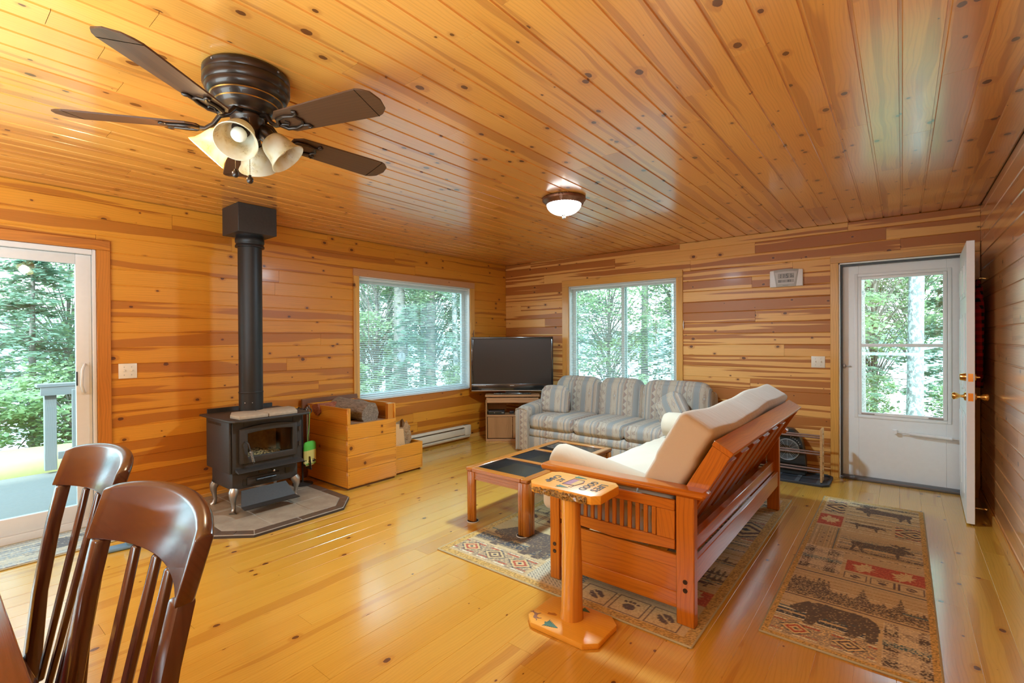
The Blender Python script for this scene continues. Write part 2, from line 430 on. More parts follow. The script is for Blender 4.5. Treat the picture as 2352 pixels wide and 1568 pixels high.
def sash(par, axis, c0, c1, a0, a1, z0, z1, fwid, name='sash'):
    f = G()
    def bb(p0, p1, q0, q1):
        if axis == 'x': f.box(c0, c1, p0, p1, q0, q1)
        else: f.box(p0, p1, c0, c1, q0, q1)
    bb(a0, a0+fwid, z0, z1); bb(a1-fwid, a1, z0, z1); bb(a0+fwid, a1-fwid, z0, z0+fwid); bb(a0+fwid, a1-fwid, z1-fwid, z1)
    o = put(name, f, M_white, par, bevel=.003, seg=1)
    m = (c0+c1)/2; f = G()
    if axis == 'x': f.box(m-.003, m+.003, a0+fwid, a1-fwid, z0+fwid, z1-fwid)
    else: f.box(a0+fwid, a1-fwid, m-.003, m+.003, z0+fwid, z1-fwid)
    put('glass_pane', f, M_glass, o); return o
sash(w1, 'x', LX-.125, LX-.085, W1[0]+.012, W1[1]-.012, W1[2]+.012, W1[3]-.012, .055)
# ---- back window (window_2)
w2 = struct('window_2', loc=((W2[0]+W2[1])/2, DY, W2[2])); w2['label'] = 'two-pane back-wall window with pine casing above the patterned sofa'
lin('casing', W2[0]-.1, W2[0], DY-CT, DY, W2[2]-.1, W2[3], M_trim, w2)
lin('casing', W2[1], W2[1]+.075, DY-CT, DY, W2[2]-.1, W2[3], M_trim, w2)
lin('casing', W2[0]-.1, W2[1]+.075, DY-CT-.002, DY, W2[3], W2[3]+.085, M_trim, w2)
lin('casing', W2[0], W2[1], DY-CT, DY, W2[2]-.1, W2[2], M_trim, w2)
def jamb_y(par, y0, y1, x0, x1, z0, z1, mat, t=.012, bottom=True):
    lin('jamb', x0, x0+t, y0, y1, z0, z1, mat, par); lin('jamb', x1-t, x1, y0, y1, z0, z1, mat, par)
    lin('jamb', x0, x1, y0, y1, z1-t, z1, mat, par)
    if bottom: lin('sill', x0, x1, y0, y1, z0, z0+t, mat, par)
jamb_y(w2, DY-.006, DY+.13, *W2, M_white)
sash(w2, 'y', DY+.085, DY+.115, W2[0]+.012, -2.715, W2[2]+.012, W2[3]-.012, .045)
sash(w2, 'y', DY+.055, DY+.085, -2.775, W2[1]-.012, W2[2]+.012, W2[3]-.012, .045)

# ---- sliding door (door_1)
d1 = struct('door_1', loc=(LX, .4, 0)); d1['label'] = 'white sliding glass patio door in orange pine casing'
lin('casing', LX, LX+CT, SL[1], SL[1]+.08, 0, SL[3], M_trimD, d1)
lin('casing', LX, LX+CT+.002, SL[0]-.08, SL[1]+.08, SL[3], SL[3]+.072, M_trimD, d1)
lin('casing', LX, LX+CT, SL[0]-.08, SL[0], 0, SL[3], M_trimD, d1)
g = G().box(LX-.13, LX+.002, SL[1]-.022, SL[1], 0, SL[3]).box(LX-.13, LX+.002, SL[0], SL[0]+.022, 0, SL[3]).box(LX-.13, LX+.002, SL[0]+.022, SL[1]-.022, SL[3]-.04, SL[3]).box(LX-.13, LX+.002, SL[0]+.022, SL[1]-.022, 0, .052)
put('door_frame', g, M_white, d1, bevel=.003, seg=1)
def slider(x0, x1, a0, a1, name):
    z0, z1 = .052, SL[3]-.042; f = G()
    f.box(x0, x1, a0, a0+.088, z0, z1).box(x0, x1, a1-.088, a1, z0, z1).box(x0, x1, a0+.088, a1-.088, z0, z0+.115).box(x0, x1, a0+.088, a1-.088, z1-.072, z1)
    o = put(name, f, M_white, d1, bevel=.004, seg=2)
    put('glass_pane', box((x0+x1)/2-.004, (x0+x1)/2+.004, a0+.088, a1-.088, z0+.115, z1-.072), M_glass, o); return o
sp1 = slider(LX-.06, LX-.022, -.115, .837, 'sliding_panel')
slider(LX-.108, LX-.07, SL[0]+.022, -.02, 'fixed_panel')
hx = LX-.022
g = G().tube([(hx, .797, 1.185), (hx+.03, .790, 1.18), (hx+.042, .775, 1.14), (hx+.042, .772, 1.03), (hx+.03, .785, .985), (hx, .797, .975)], .008, 8)
g.box(hx-.001, hx+.006, .775, .82, .965, 1.195)
put('door_handle', g, M_white, d1, bevel=0, smooth=True)
put('lock_latch', G().box(hx, hx+.004, .748, .756, 1.03, 1.13), M_black, d1)

# ---- back door (door_2): casing, jamb, storm door; inner door stands open
d2 = struct('door_2', loc=(0, DY, 0)); d2['label'] = 'white storm door with two-pane window in pine casing'
lin('casing', DR[0]-.066, DR[0], DY-CT, DY, 0, DR[3]+.002, M_trim, d2)
lin('casing', DR[1], RX-.003, DY-CT, DY, 0, DR[3]+.002, M_trim, d2)
lin('casing', DR[0]-.066, RX-.003, DY-CT-.002, DY, DR[3]+.002, DR[3]+.072, M_trim, d2)
g = G().box(DR[0], DR[0]+.012, DY-.004, DY+.14, 0, DR[3]).box(DR[1]-.012, DR[1], DY-.004, DY+.14, 0, DR[3]).box(DR[0], DR[1], DY-.004, DY+.14, DR[3]-.012, DR[3])
put('jamb', g, M_door, d2, bevel=.002, seg=1)
g = G().box(DR[0]+.012, DR[0]+.026, DY+.03, DY+.09, .02, DR[3]-.012).box(DR[1]-.026, DR[1]-.012, DY+.03, DY+.09, .02, DR[3]-.012).box(DR[0]+.026, DR[1]-.026, DY+.03, DY+.09, DR[3]-.028, DR[3]-.012)
put('weatherstrip', g, M_alu, d2)
put('threshold', box(DR[0]+.012, DR[1]-.012, DY-.012, DY+.14, 0, .024), plain('threshold_metal', (.16, .16, .17), .4, .6), d2, bevel=.004)
SX0, SX1, SZ0, SZ1 = -.325, .300, .615, 1.915
y0, y1 = DY+.09, DY+.125
g = G().box(DR[0]+.024, SX0, y0, y1, .022, DR[3]-.024).box(SX1, DR[1]-.014, y0, y1, .022, DR[3]-.024).box(SX0, SX1, y0, y1, .022, SZ0).box(SX0, SX1, y0, y1, SZ1, DR[3]-.024)
sd = put('storm_door', g, M_door, d2, bevel=.002, seg=1)
for k in (0, 1):
    e = .03*k; f = G()
    a, b, c, d_ = SX0-.034+e, SX1+.034-e, SZ0-.034+e, SZ1+.034-e; t_ = .028
    yy = y0-.008-.005*k
    f.box(a, a+t_, yy, y0, c, d_).box(b-t_, b, yy, y0, c, d_).box(a+t_, b-t_, yy, y0, c, c+t_).box(a+t_, b-t_, yy, y0, d_-t_, d_)
    put('window_molding', f, M_door, sd, bevel=.003)
f = G().box(SX0, SX1, y0-.012, y0+.012, 1.255, 1.285)
put('meeting_rail', f, M_door, sd, bevel=.003)
for z0_, z1_ in ((SZ0, 1.255), (1.285, SZ1)): put('glass_pane', box(SX0, SX1, y0+.01, y0+.015, z0_, z1_), M_glass, sd)
M_screw = plain('grey_metal', (.35, .36, .37), .4, .8)
g = G()
for xx in (SX0+.02, SX1-.12): g.box(xx, xx+.1, y0-.016, y0-.012, SZ0+.001, SZ0+.012)
put('track_clip', g, M_screw, sd)
g = G().box(-.448, -.43, y0-.03, y0, 1.05, 1.085).box(-.43, -.385, y0-.014, y0-.004, 1.062, 1.072)
put('latch', g, M_screw, sd, bevel=.002)
g = G().tube([(-.045, y0-.04, .477), (.05, y0-.04, .474)], .006, 8).tube([(.05, y0-.04, .474), (.335, y0-.04, .462)], .016, 10).box(-.07, -.04, y0-.05, y0, .463, .492)
g.tube([(.335, y0-.04, .462), (.41, y0-.04, .46)], .005, 8)
put('door_closer', g, plain('white_metal', (.85, .86, .87), .3), sd, smooth=True)
# inner door slab, hinged at the right jamb, swung into the room
d3 = struct('door_3', loc=(.424, DY-.004, 0)); d3['label'] = 'white six-panel inner door standing open against the right wall'; d3.rotation_euler = (0, 0, R_(-1.6))
DW, DT, DH = .862, .0445, 2.03
g = box(-DT, 0, -DW, 0, .012, DH)
slab = put('door_slab', g, M_door, d3, bevel=.0015, seg=1, local=True)
f = G()
for (pz0, pz1) in ((.16, .78), (.93, 1.52), (1.64, 1.90)):
    for (py0, py1) in ((-.745, -.475), (-.385, -.115)):
        for sx in (-1, 1):
            xa = -DT if sx < 0 else 0
            f2 = G().box(xa-.004 if sx < 0 else xa, xa if sx < 0 else xa+.004, py0, py1, pz0, pz1)
            f.add(f2.v, f2.f)
            f2 = G().box(xa-.009 if sx < 0 else xa, xa if sx < 0 else xa+.009, py0+.03, py1-.03, pz0+.03, pz1-.03)
            f.add(f2.v, f2.f)
put('raised_panel', f, M_door, slab, bevel=.0035, seg=1, local=True)
def lockset(z, knob):
    g = G(); yk = -DW+.062
    g.box(-DT+.009, -.009, -DW-.0015, -DW+.001, z-.028, z+.028)
    for s in (-1, 1):
        X = (lambda a: -DT-a) if s < 0 else (lambda a: a)
        def lt(prof):
            Mr = Matrix.Rotation(-PI/2 if s < 0 else PI/2, 4, 'Y'); st = len(g.v)
            g.lathe(prof, 16, (X(0), yk, z), Mr)
        if knob: lt([(.032, 0), (.03, .008), (.012, .014), (.010, .03), (.024, .05), (.027, .068), (.018, .076)])
        elif s < 0: lt([(.030, 0), (.024, .03), (.020, .034)])
        else: lt([(.028, 0), (.026, .008), (.008, .012), (.006, .03)])
    return g
put('deadbolt', lockset(1.055, False), M_brass, slab, smooth=True, local=True)
put('door_knob', lockset(.915, True), M_brass, slab, smooth=True, local=True)
#@@PART2
# ------------------------------------------------------------------ window blinds
def blind(label, axis, c, a0, a1, z0, z1, out, cord_at, wand_at):
    """c: plane of the slats; out: +1/-1 direction (towards outdoors) along the wall normal axis"""
    t = thing('window_blind', label, 'window blind', (c, (a0+a1)/2, z1) if axis == 'x' else ((a0+a1)/2, c, z1))
    t['group'] = 'white mini blinds'
    def P(n_, al, z): return (c+out*n_, al, z) if axis == 'x' else (al, c+out*n_, z)
    def bb(n0, n1, p0, p1, q0, q1):
        a, b = P(n0, p0, q0), P(n1, p1, q1); return box(min(a[0], b[0]), max(a[0], b[0]), min(a[1], b[1]), max(a[1], b[1]), q0, q1)
    put('head_rail', bb(-.013, .013, a0, a1, z1-.026, z1), M_slat, t, bevel=.002, seg=1)
    put('bottom_rail', bb(-.011, .011, a0+.004, a1-.004, z0, z0+.014), M_slat, t, bevel=.003, seg=1)
    pitch = .0213; k = int((z1-z0-.05)/pitch); th = R_(13); hw = .0125
    g = G(); pts = []
    for s in (-1, 0, 1):
        n_ = s*hw*math.cos(th); zz = s*hw*math.sin(th)+(.0016 if s == 0 else 0)
        for al in (a0+.005, a1-.005): pts.append((out*n_, al-(a0+a1)/2, zz) if axis == 'x' else (al-(a0+a1)/2, out*n_, zz))
    g.add(pts, [(0, 1, 3, 2), (2, 3, 5, 4)]); me = g.mesh('slat'); me.materials.append(M_slat)
    for i in range(k):
        o = bpy.data.objects.new('slat', me); COL.objects.link(o); o.parent = t
        m = Vector(P(0, (a0+a1)/2, z0+.03+i*pitch)); o.location = m-t.location
    for al in cord_at:
        g = G()
        for n_ in (-.0135, .0135): g.tube([P(n_, al, z0+.01), P(n_, al, z1-.01)], .0009, 4)
        put('ladder_cord', g, M_slat, t)
    for al, zl in wand_at:
        put('tilt_wand', G().tube([P(-.018, al, z1-.03), P(-.022, al+.004, zl)], .0035, 6), plain('clear_wand', (.6, .65, .66), .15), t)
    return t
blind('white mini blind with open slats in the large left-wall window', 'x', LX-.028, W1[0]+.014, W1[1]-.014, W1[2]+.016, W1[3]-.014, -1, (3.25, 3.93, 4.62), ((3.2, 1.25),))
blind('white mini blind with open slats in the window above the patterned sofa', 'y', DY+.028, W2[0]+.014, W2[1]-.014, W2[2]+.014, W2[3]-.014, 1, (-3.35, -2.78, -2.22), ((-2.3, 1.2),))
# round dial thermometer on the left window glass
t = thing('window_thermometer', 'round white dial thermometer stuck on the left window', 'thermometer', (LX-.078, 3.71, 1.14))
g = G().lathe([(.058, 0), (.058, .008), (.05, .01)], 28, M=Matrix.Rotation(PI/2, 4, 'Y'))
put('dial', g, sheer('dial_white', (.88, .92, .92), .6), t, local=True, smooth=True)
g = G().lathe([(.064, -.002), (.064, .006), (.058, .009), (.058, -.002)], 28, M=Matrix.Rotation(PI/2, 4, 'Y'), cap=False)
put('bezel', g, M_screw, t, local=True, smooth=True)
put('needle', box(.011, .013, -.002, .002, -.008, .042), M_black, t, local=True)

# ------------------------------------------------------------------ wall plates, clock, hooks
M_plate = plain('ivory_plate', (.78, .72, .60), .35, var=.01)
def plate(label, axis, y0_, y1_, z0_, z1_, n, kind):
    cy, cz = (y0_+y1_)/2, (z0_+z1_)/2
    nm = {'toggle': 'light_switch', 'outlet': 'wall_outlet'}[kind]
    if axis == 'x': t = thing(nm, label, 'switch' if kind == 'toggle' else 'outlet', (LX, cy, cz), 0)
    else: t = thing(nm, label, 'switch', (cy, DY, cz), -PI/2)
    wd, ht = (y1_-y0_)/2, (z1_-z0_)/2
    put('cover_plate', box(0, .006, -wd, wd, -ht, ht), M_plate, t, local=True, bevel=.003)
    for i in range(n):
        c = (i-(n-1)/2)*.046
        if kind == 'toggle':
            put('toggle', box(.005, .016, c-.005, c+.005, -.004, .012), M_plate, t, local=True, bevel=.002)
        else:
            for s in (-1, 1):
                g = G().box(.006, .008, c-.017, c+.017, s*.02-.014, s*.02+.014)
                put('receptacle', g, M_plate, t, local=True, bevel=.003)
                g = G().box(.0078, .0086, c-.007, c-.004, s*.02-.004, s*.02+.005).box(.0078, .0086, c+.004, c+.007, s*.02-.004, s*.02+.005)
                put('slot', g, M_black, t, local=True)
    g = G()
    for i in range(n):
        c = (i-(n-1)/2)*.046
        for s in (-1, 1): g.lathe([(.003, .0058), (.003, .007), (0, .0072)], 8, (0, c, s*(.03 if kind == 'toggle' else 0)), Matrix.Rotation(PI/2, 4, 'Y'))
    put('screw', g, M_screw, t, local=True)
plate('ivory two-gang light switch on the wall beside the sliding door', 'x', .985, 1.10, 1.064, 1.178, 2, 'toggle')
plate('ivory outlet low on the wall behind the dining chairs', 'x', .985, 1.055, .375, .49, 1, 'outlet')
plate('ivory two-gang light switch on the wall beside the white door', 'y', -.703, -.587, 1.05, 1.162, 2, 'toggle')
# digital clock
t = thing('wall_clock', 'white and grey digital wall clock reading 11:51 beside the white door', 'clock', (-.918, DY, 1.947), 0)
M_ck = plain('clock_white', (.74, .72, .70), .4, var=.01)
pr = [(-.148, -.083), (.148, -.083), (.148, .083), (.10, .089), (0, .095), (-.10, .089), (-.148, .083)]
put('case', G().prism(pr, -.028, 0, 'y'), M_ck, t, local=True, bevel=.006, seg=3)
pr = [(-.088, -.084), (.088, -.084), (.112, .087), (.05, .093), (0, .096), (-.05, .093), (-.112, .087)]
put('face_panel', G().prism(pr, -.032, -.02, 'y'), plain('clock_grey', (.42, .39, .35), .4), t, local=True, bevel=.003)
pr = [(-.074, -.056), (.074, -.056), (.1, .062), (.05, .068), (0, .07), (-.05, .068), (-.1, .062)]
lc = put('display', G().prism(pr, -.0345, -.03, 'y'), plain('lcd_bezel', (.50, .46, .42), .3), t, local=True)
put('lcd', G().box(-.072, .072, -.0355, -.034, -.002, .05).box(-.072, .072, -.0355, -.034, -.042, -.012), plain('lcd_grey', (.30, .27, .23), .3), t, local=True)
SEG = {'0': 'abcdef', '1': 'bc', '2': 'abdeg', '3': 'abcdg', '4': 'bcfg', '5': 'acdfg', '6': 'acdefg', '7': 'abc', '8': 'abcdefg', '9': 'abcdfg'}
def digits(g, s, x, z, hgt, y=-.0368, sl=.08):
    wd = hgt*.5; th = hgt*.13
    for ch in s:
        if ch == ':':
            for zz in (.3, .7): g.box(x, x+th, y, y+.001, z+hgt*zz-th/2, z+hgt*zz+th/2)
            x += th*2.2; continue
        if ch == ' ': x += wd*.8; continue
        for sg in SEG[ch]:
            a = {'a': (0, wd, hgt-th, hgt), 'd': (0, wd, 0, th), 'g': (0, wd, hgt/2-th/2, hgt/2+th/2), 'b': (wd-th, wd, hgt/2+th/3, hgt-th/3),
                 'c': (wd-th, wd, th/3, hgt/2-th/3), 'f': (0, th, hgt/2+th/3, hgt-th/3), 'e': (0, th, th/3, hgt/2-th/3)}[sg]
            q0, q1 = x+a[0]+sl*a[2], x+a[1]+sl*a[2]
            g.box(q0, q1, y, y+.001, z+a[2], z+a[3])
        x += wd*1.32
    return g
g = digits(G(), '11:51', -.064, .004, .04); digits(g, '45', .046, .006, .02)
put('digits', g, M_black, t, local=True)
g = digits(G(), '02 11', -.066, -.038, .02); digits(g, '83', .016, -.038, .022)
put('date_digits', g, M_black, t, local=True)
put('brand_strip', box(-.03, .02, -.0335, -.0315, -.073, -.069), plain('grey_print', (.2, .19, .18), .5), t, local=True)
# cleat hook right of the back window
t = thing('cord_cleat', 'small white cord cleat on the right edge of the back window casing', 'hook', (-1.962, DY-.002, 1.50))
g = G().tube([(0, 0, 0), (0, -.02, 0)], .006, 8).tube([(.006, -.024, .048), (.002, -.018, .02), (0, -.016, 0), (.002, -.018, -.02), (.006, -.024, -.048)], [.003, .005, .006, .005, .003], 8)
put('cleat_horn', g, M_white, t, local=True, smooth=True)
t = thing('cord_cleat', 'small brown cord cleat on the right casing of the left window', 'hook', (LX+.02, 4.85, 1.42))
put('cleat_horn', G().tube([(0, 0, 0), (.02, 0, 0)], .006, 8).tube([(.024, .004, .055), (.018, 0, .02), (.016, 0, 0), (.018, 0, -.02), (.024, -.004, -.055)], [.003, .006, .007, .006, .003], 8), plain('brown_hook', (.16, .06, .02), .4), t, local=True, smooth=True)
# door stop
t = thing('door_stop', 'brass spring door stop on the right baseboard behind the open door', 'door stop', (RX-.015, 5.05, .05))
g = G(); pts = [(-.01-.055*k/60, .007*math.cos(k*1.05), .007*math.sin(k*1.05)) for k in range(61)]
g.tube(pts, .0015, 5).lathe([(.012, 0), (.010, .01), (.004, .012)], 12, (0, 0, 0), Matrix.Rotation(-PI/2, 4, 'Y'))
put('spring', g, M_brass, t, local=True, smooth=True)
put('rubber_tip', G().lathe([(.008, 0), (.009, .006), (.007, .014)], 12, (-.065, 0, 0), Matrix.Rotation(-PI/2, 4, 'Y')), M_white, t, local=True, smooth=True)
# plaid jacket hanging behind the open door
def plaid(name, c1=(.45, .01, .015), c2=(.012, .008, .01), s=18):
    t = NT(name); o = t.n('ShaderNodeTexCoord').outputs['Object']; x, y, z = t.sep(o)[:3]
    def st(a): return t.math('GREATER_THAN', t.math('FRACT', t.math('MULTIPLY', a, s)), .5)
    a = st(t.math('ADD', x, y)); b = st(z)
    m = t.math('MULTIPLY', t.math('ADD', a, b), .5)
    c = t.mix(m, c1, c2); t.bsdf(color=c, rough=.9, normal=t.bump(t.noise(o, 300, 2), .3, .002)); return t.m
t = thing('plaid_jacket', 'red and black checked jacket hanging behind the open white door', 'jacket', (.462, 5.27, 1.75))
put('hook', G().tube([(.045, 0, .05), (.01, 0, .055), (0, 0, .03), (.012, 0, .02)], .005, 8), M_brass, t, local=True, smooth=True)
prof = [(.03, .012, 0), (.09, .02, -.05), (.15, .024, -.16), (.16, .028, -.4), (.165, .03, -.62), (.17, .03, -.84)]
g = G(); n = 20; vs = []; fs = []
for k, (a, b, z) in enumerate(prof):
    for i in range(n):
        th = 2*PI*i/n; rr = 1+.12*math.sin(5*th+k*.3); vs.append((b*math.cos(th)*rr, a*math.sin(th)*rr, z+.045))
for k in range(len(prof)-1):
    for i in range(n): j = (i+1) % n; fs.append((k*n+i, k*n+j, (k+1)*n+j, (k+1)*n+i))
fs += [tuple(range(n)), tuple(range((len(prof)-1)*n, len(prof)*n))]
put('body', G().add(vs, fs), plaid('buffalo_plaid'), t, local=True, smooth=True)
for s in (-1, 1): put('sleeve', G().tube([(0, s*.10, -.02), (-.005, s*.17, -.2), (-.005, s*.185, -.55)], [.02, .028, .022], 10), plaid('buffalo_plaid'), t, local=True, smooth=True)

# ------------------------------------------------------------------ ceiling fan
FX, FY = -2.092, .875
M_bronze = plain('oiled_bronze', (.045, .028, .018), .38, .75, coat=.2)
M_blade = pine('walnut_blade', light=(.080, .030, .010), mid=(.050, .018, .006), heart=(.03, .01, .004), hamt=.2, knots=.02, rough=.45, coat=.12, grain=1.6, tone=.1)
fan = thing('ceiling_fan', 'dark bronze five-blade ceiling fan with four alabaster bell shades', 'ceiling fan', (FX, FY, H))
g = G().lathe([(.150, 0), (.160, -.012), (.160, -.03), (.156, -.036), (.160, -.042), (.160, -.066), (.152, -.074), (.154, -.08), (.148, -.095), (.132, -.108)], 48)
g.lathe([(.132, -.108), (.128, -.122), (.118, -.13), (.114, -.142), (.100, -.152), (.085, -.160), (.078, -.165), (.078, -.172), (0.0, -.172)], 48, cap=False)
put('motor_housing', g, M_bronze, fan, local=True, smooth=True)
g = G()
for r, z in ((.131, -.109), (.116, -.133)): g.lathe([(r, z+.003), (r+.004, z), (r, z-.003), (r-.003, z)], 48, cap=False)
put('brass_band', g, plain('amber_brass', (.45, .22, .05), .3, .9), fan, local=True, smooth=True, label='thin amber brass band')
put('switch_housing', G().lathe([(.055, -.165), (.064, -.172), (.064, -.188), (.058, -.192), (.058, -.225), (.054, -.235), (.046, -.242), (.046, -.255), (.04, -.265), (.02, -.272), (0, -.272)], 32), M_bronze, fan, local=True, smooth=True)
def blade_geo():
    g = G(); L0, L1 = .175, .635; N = 14; vs = []; fs = []
    top = []
    for k in range(N+1):
        x = L0+(L1-L0)*k/N; s = k/N
        wv = .060+.014*min(1, s*1.15)
        if k == 0: wv = .036
        if s > .86: wv *= 1-.0*(s-.86)
        top.append((x, wv))
    tip = [(L1-.035, .0745), (L1-.012, .066), (L1+.012, .046), (L1+.016, .030), (L1+.024, 0), (L1+.016, -.030), (L1+.012, -.046), (L1-.012, -.066), (L1-.035, -.0745)]
    poly = [(x, -w_) for x, w_ in top[:-1]]+[(p[0], p[1]) for p in tip[::-1]]+[(x, w_) for x, w_ in top[:-1]][::-1]
    return G().prism(poly, -.003, .003, 'z')
def iron_geo():
    g = G()
    g.tube([(.06, 0, .055), (.10, 0, .045), (.125, 0, .012), (.155, 0, -.008), (.18, 0, -.008)], [.010, .010, .009, .009, .010], 8)
    for s in (-1, 1):
        g.tube([(.175, 0, -.008), (.195, s*.03, -.009), (.235, s*.036, -.009), (.275, s*.026, -.009), (.295, s*.034, -.009), (.300, s*.046, -.009), (.290, s*.05, -.009), (.283, s*.042, -.009)], [.008, .008, .007, .006, .006, .005, .005, .004], 7)
    g.tube([(.275, -.026, -.009), (.290, 0, -.010), (.275, .026, -.009)], .005, 7)
    g.tube([(.19, 0, -.009), (.215, .012, -.009), (.225, 0, -.009), (.215, -.012, -.009)], .004, 6)
    return g
bm_ = blade_geo().mesh('blade', .0015, 1); bm_.materials.append(M_blade); im_ = iron_geo().mesh('blade_iron', smooth=True); im_.materials.append(M_bronze)
for k in range(5):
    a = R_(17+72*k)
    b = bpy.data.objects.new('blade', bm_); COL.objects.link(b); b.parent = fan; b.location = (0, 0, -.228)
    b.rotation_euler = Euler((R_(-12), R_(0), a), 'XYZ')
    i_ = bpy.data.objects.new('blade_iron', im_); COL.objects.link(i_); i_.parent = b; i_.location = (0, 0, 0)
# shades
tn = NT('alabaster_glass'); o_ = tn.n('ShaderNodeTexCoord').outputs['Object']
n1 = tn.noise(o_, 14, 3); n2 = tn.noise(o_, 26, 4, .6, 1.5)
cc = tn.mix(tn.smooth(n1, .35, .7), (.80, .74, .58), (.66, .52, .26))
cc = tn.mix(tn.math('MULTIPLY', tn.smooth(tn.math('ABSOLUTE', tn.math('SUBTRACT', n2, .5)), .014, .002), tn.smooth(n1, .5, .6)), cc, (.30, .16, .07))
dif = tn.n('ShaderNodeBsdfPrincipled', {'Base Color': cc, 'Roughness': .3}).outputs[0]; trl = tn.n('ShaderNodeBsdfTranslucent', {'Color': cc}).outputs[0]
tn.surf(tn.n('ShaderNodeMixShader', {0: .45, 1: dif, 2: trl}).outputs[0]); M_alab = tn.m
shade_prof = [(.030, .0), (.046, .008), (.056, .025), (.061, .048), (.064, .070), (.071, .095), (.084, .115)]
in_prof = [(r-.003, z+.001) for r, z in shade_prof][::-1]
for k, az in enumerate((-38, 52, 142, 232)):
    a = R_(az); M0 = Matrix.Rotation(a, 4, 'Z') @ Matrix.Translation((.060, 0, -.232)) @ Matrix.Scale(.93, 4) @ Matrix.Rotation(R_(180-42), 4, 'Y')
    g = G().lathe(shade_prof+in_prof, 32, cap=False, M=None); st = G().add([tuple(M0 @ Vector(p)) for p in [(v[0], v[1], v[2]+.035) for v in g.v]], g.f)
    sh = put('lamp_shade', st, M_alab, fan, local=True, smooth=True)
    if k == 3: sh['label'] = 'lit cream alabaster bell shade'
    g = G().lathe([(.018, -.035), (.026, -.01), (.030, 0), (.034, .012), (.032, .034), (.036, .036), (.036, .044), (.0, .044)], 20); st = G().add([tuple(M0 @ Vector(p)) for p in g.v], g.f)
    put('lamp_holder', st, M_bronze, sh, local=True, smooth=True)
    g = G().lathe([(.0, .05), (.016, .055), (.03, .08), (.03, .098), (.02, .115), (0, .12)], 16, cap=False); st = G().add([tuple(M0 @ Vector(p)) for p in g.v], g.f)
    tb = NT('bulb_lit' if k == 3 else 'bulb_frosted')
    if k == 3: tb.bsdf(color=(.9, .9, .85), rough=.4, emit=(1, .85, .6), emits=9.0)
    else: tb.bsdf(color=(.75, .70, .58), rough=.35)
    put('bulb', st, tb.m, sh, local=True, smooth=True)
for (dx, dy, zl, nm) in ((.0, -.048, -.402, 0), (.060, -.018, -.432, 1)):
    g = G(); z = -.2
    g.tube([(dx, dy, -.20), (dx, dy, zl)], .0012, 4)
    for q in range(int((-.20-zl)/.008)): g.lathe([(0, -.0022), (.0022, 0), (0, .0022)], 5, (dx, dy, -.20-q*.008), cap=False)
    pc = put('pull_chain', g, plain('chain_metal', (.35, .25, .14), .35, .8), fan, local=True)
    put('pull_fob', G().lathe([(0, .012), (.006, .009), (.005, .004), (.012, -.002), (.013, -.012), (.008, -.022), (0, -.025)], 14, (dx, dy, zl-.008), cap=False), M_bronze, pc, local=True, smooth=True)
for q in range(4):
    a = R_(20+90*q); fan_s = G().lathe([(.004, .158), (.004, .163), (0, .164)], 8, (0, 0, -.02), Matrix.Rotation(a, 4, 'Z') @ Matrix.Rotation(PI/2, 4, 'Y'))
    put('screw', fan_s, M_screw, fan, local=True)
lamp_az = R_(232)
light('fan_bulb_light', 'POINT', (FX+.16*math.cos(lamp_az), FY+.16*math.sin(lamp_az), H-.335), 8, (1, .80, .52), size=.04)

# ------------------------------------------------------------------ flush ceiling light
t = thing('flush_ceiling_light', 'round flush ceiling light with ribbed glass bowl and copper rim', 'ceiling light', (-2.045, 3.19, H))
M_cop = plain('aged_copper', (.20, .09, .05), .4, .85, var=.2)
put('canopy_ring', G().lathe([(.150, 0), (.166, -.006), (.168, -.02), (.160, -.028), (.150, -.036), (.140, -.048), (.132, -.052), (.132, -.03), (.05, -.02), (0, -.02)], 48), M_cop, t, local=True, smooth=True)
g = G()
for k in range(72):
    a = 2*PI*k/72; p = [(.163*math.cos(a+s*.03), .163*math.sin(a+s*.03), -.012-.010*s) for s in (-1, 0, 1)]
    g.tube(p, .0035, 5)
put('rope_trim', g, M_cop, t, local=True, smooth=True)
g = G()
for k in range(3):
    a = 2*PI*k/3+.95
    for s in range(-3, 4):
        b = a+s*.035; g.tube([(.150*math.cos(a), .150*math.sin(a), -.05), (.158*math.cos(b), .158*math.sin(b), -.03+.004*abs(s)), (.170*math.cos(b), .170*math.sin(b), -.004-.004*abs(s))], [.004, .006, .002], 5)
put('leaf_clip', g, M_cop, t, local=True, smooth=True)
prof = []; N = 12
for k in range(N+1):
    a = PI/2*k/N; prof.append((.133*math.cos(a), -.05-.085*math.sin(a)))
g = G(); n = 72
vs = []; fs = []
for k, (r, z) in enumerate(prof):
    for i in range(n): rr = r*(1+.012*(1 if i % 2 else -1)); vs.append((rr*math.cos(2*PI*i/n), rr*math.sin(2*PI*i/n), z))
for k in range(N):
    for i in range(n): j = (i+1) % n; fs.append((k*n+i, k*n+j, (k+1)*n+j, (k+1)*n+i))
tb = NT('lit_glass_bowl'); tb.bsdf(color=(.9, .9, .85), rough=.3, emit=(.9, .96, 1), emits=2.2)
put('glass_bowl', G().add(vs, fs), tb.m, t, local=True)
put('finial', G().lathe([(.018, -.132), (.016, -.14), (.009, -.144), (.013, -.152), (.006, -.162), (0, -.164)], 16), M_bronze, t, local=True, smooth=True)
o = light('flush_bulb_light', 'AREA', (-2.045, 3.19, H-.1375), 62, (.60, .85, 1), size=.22); o.data.shape = 'DISK'

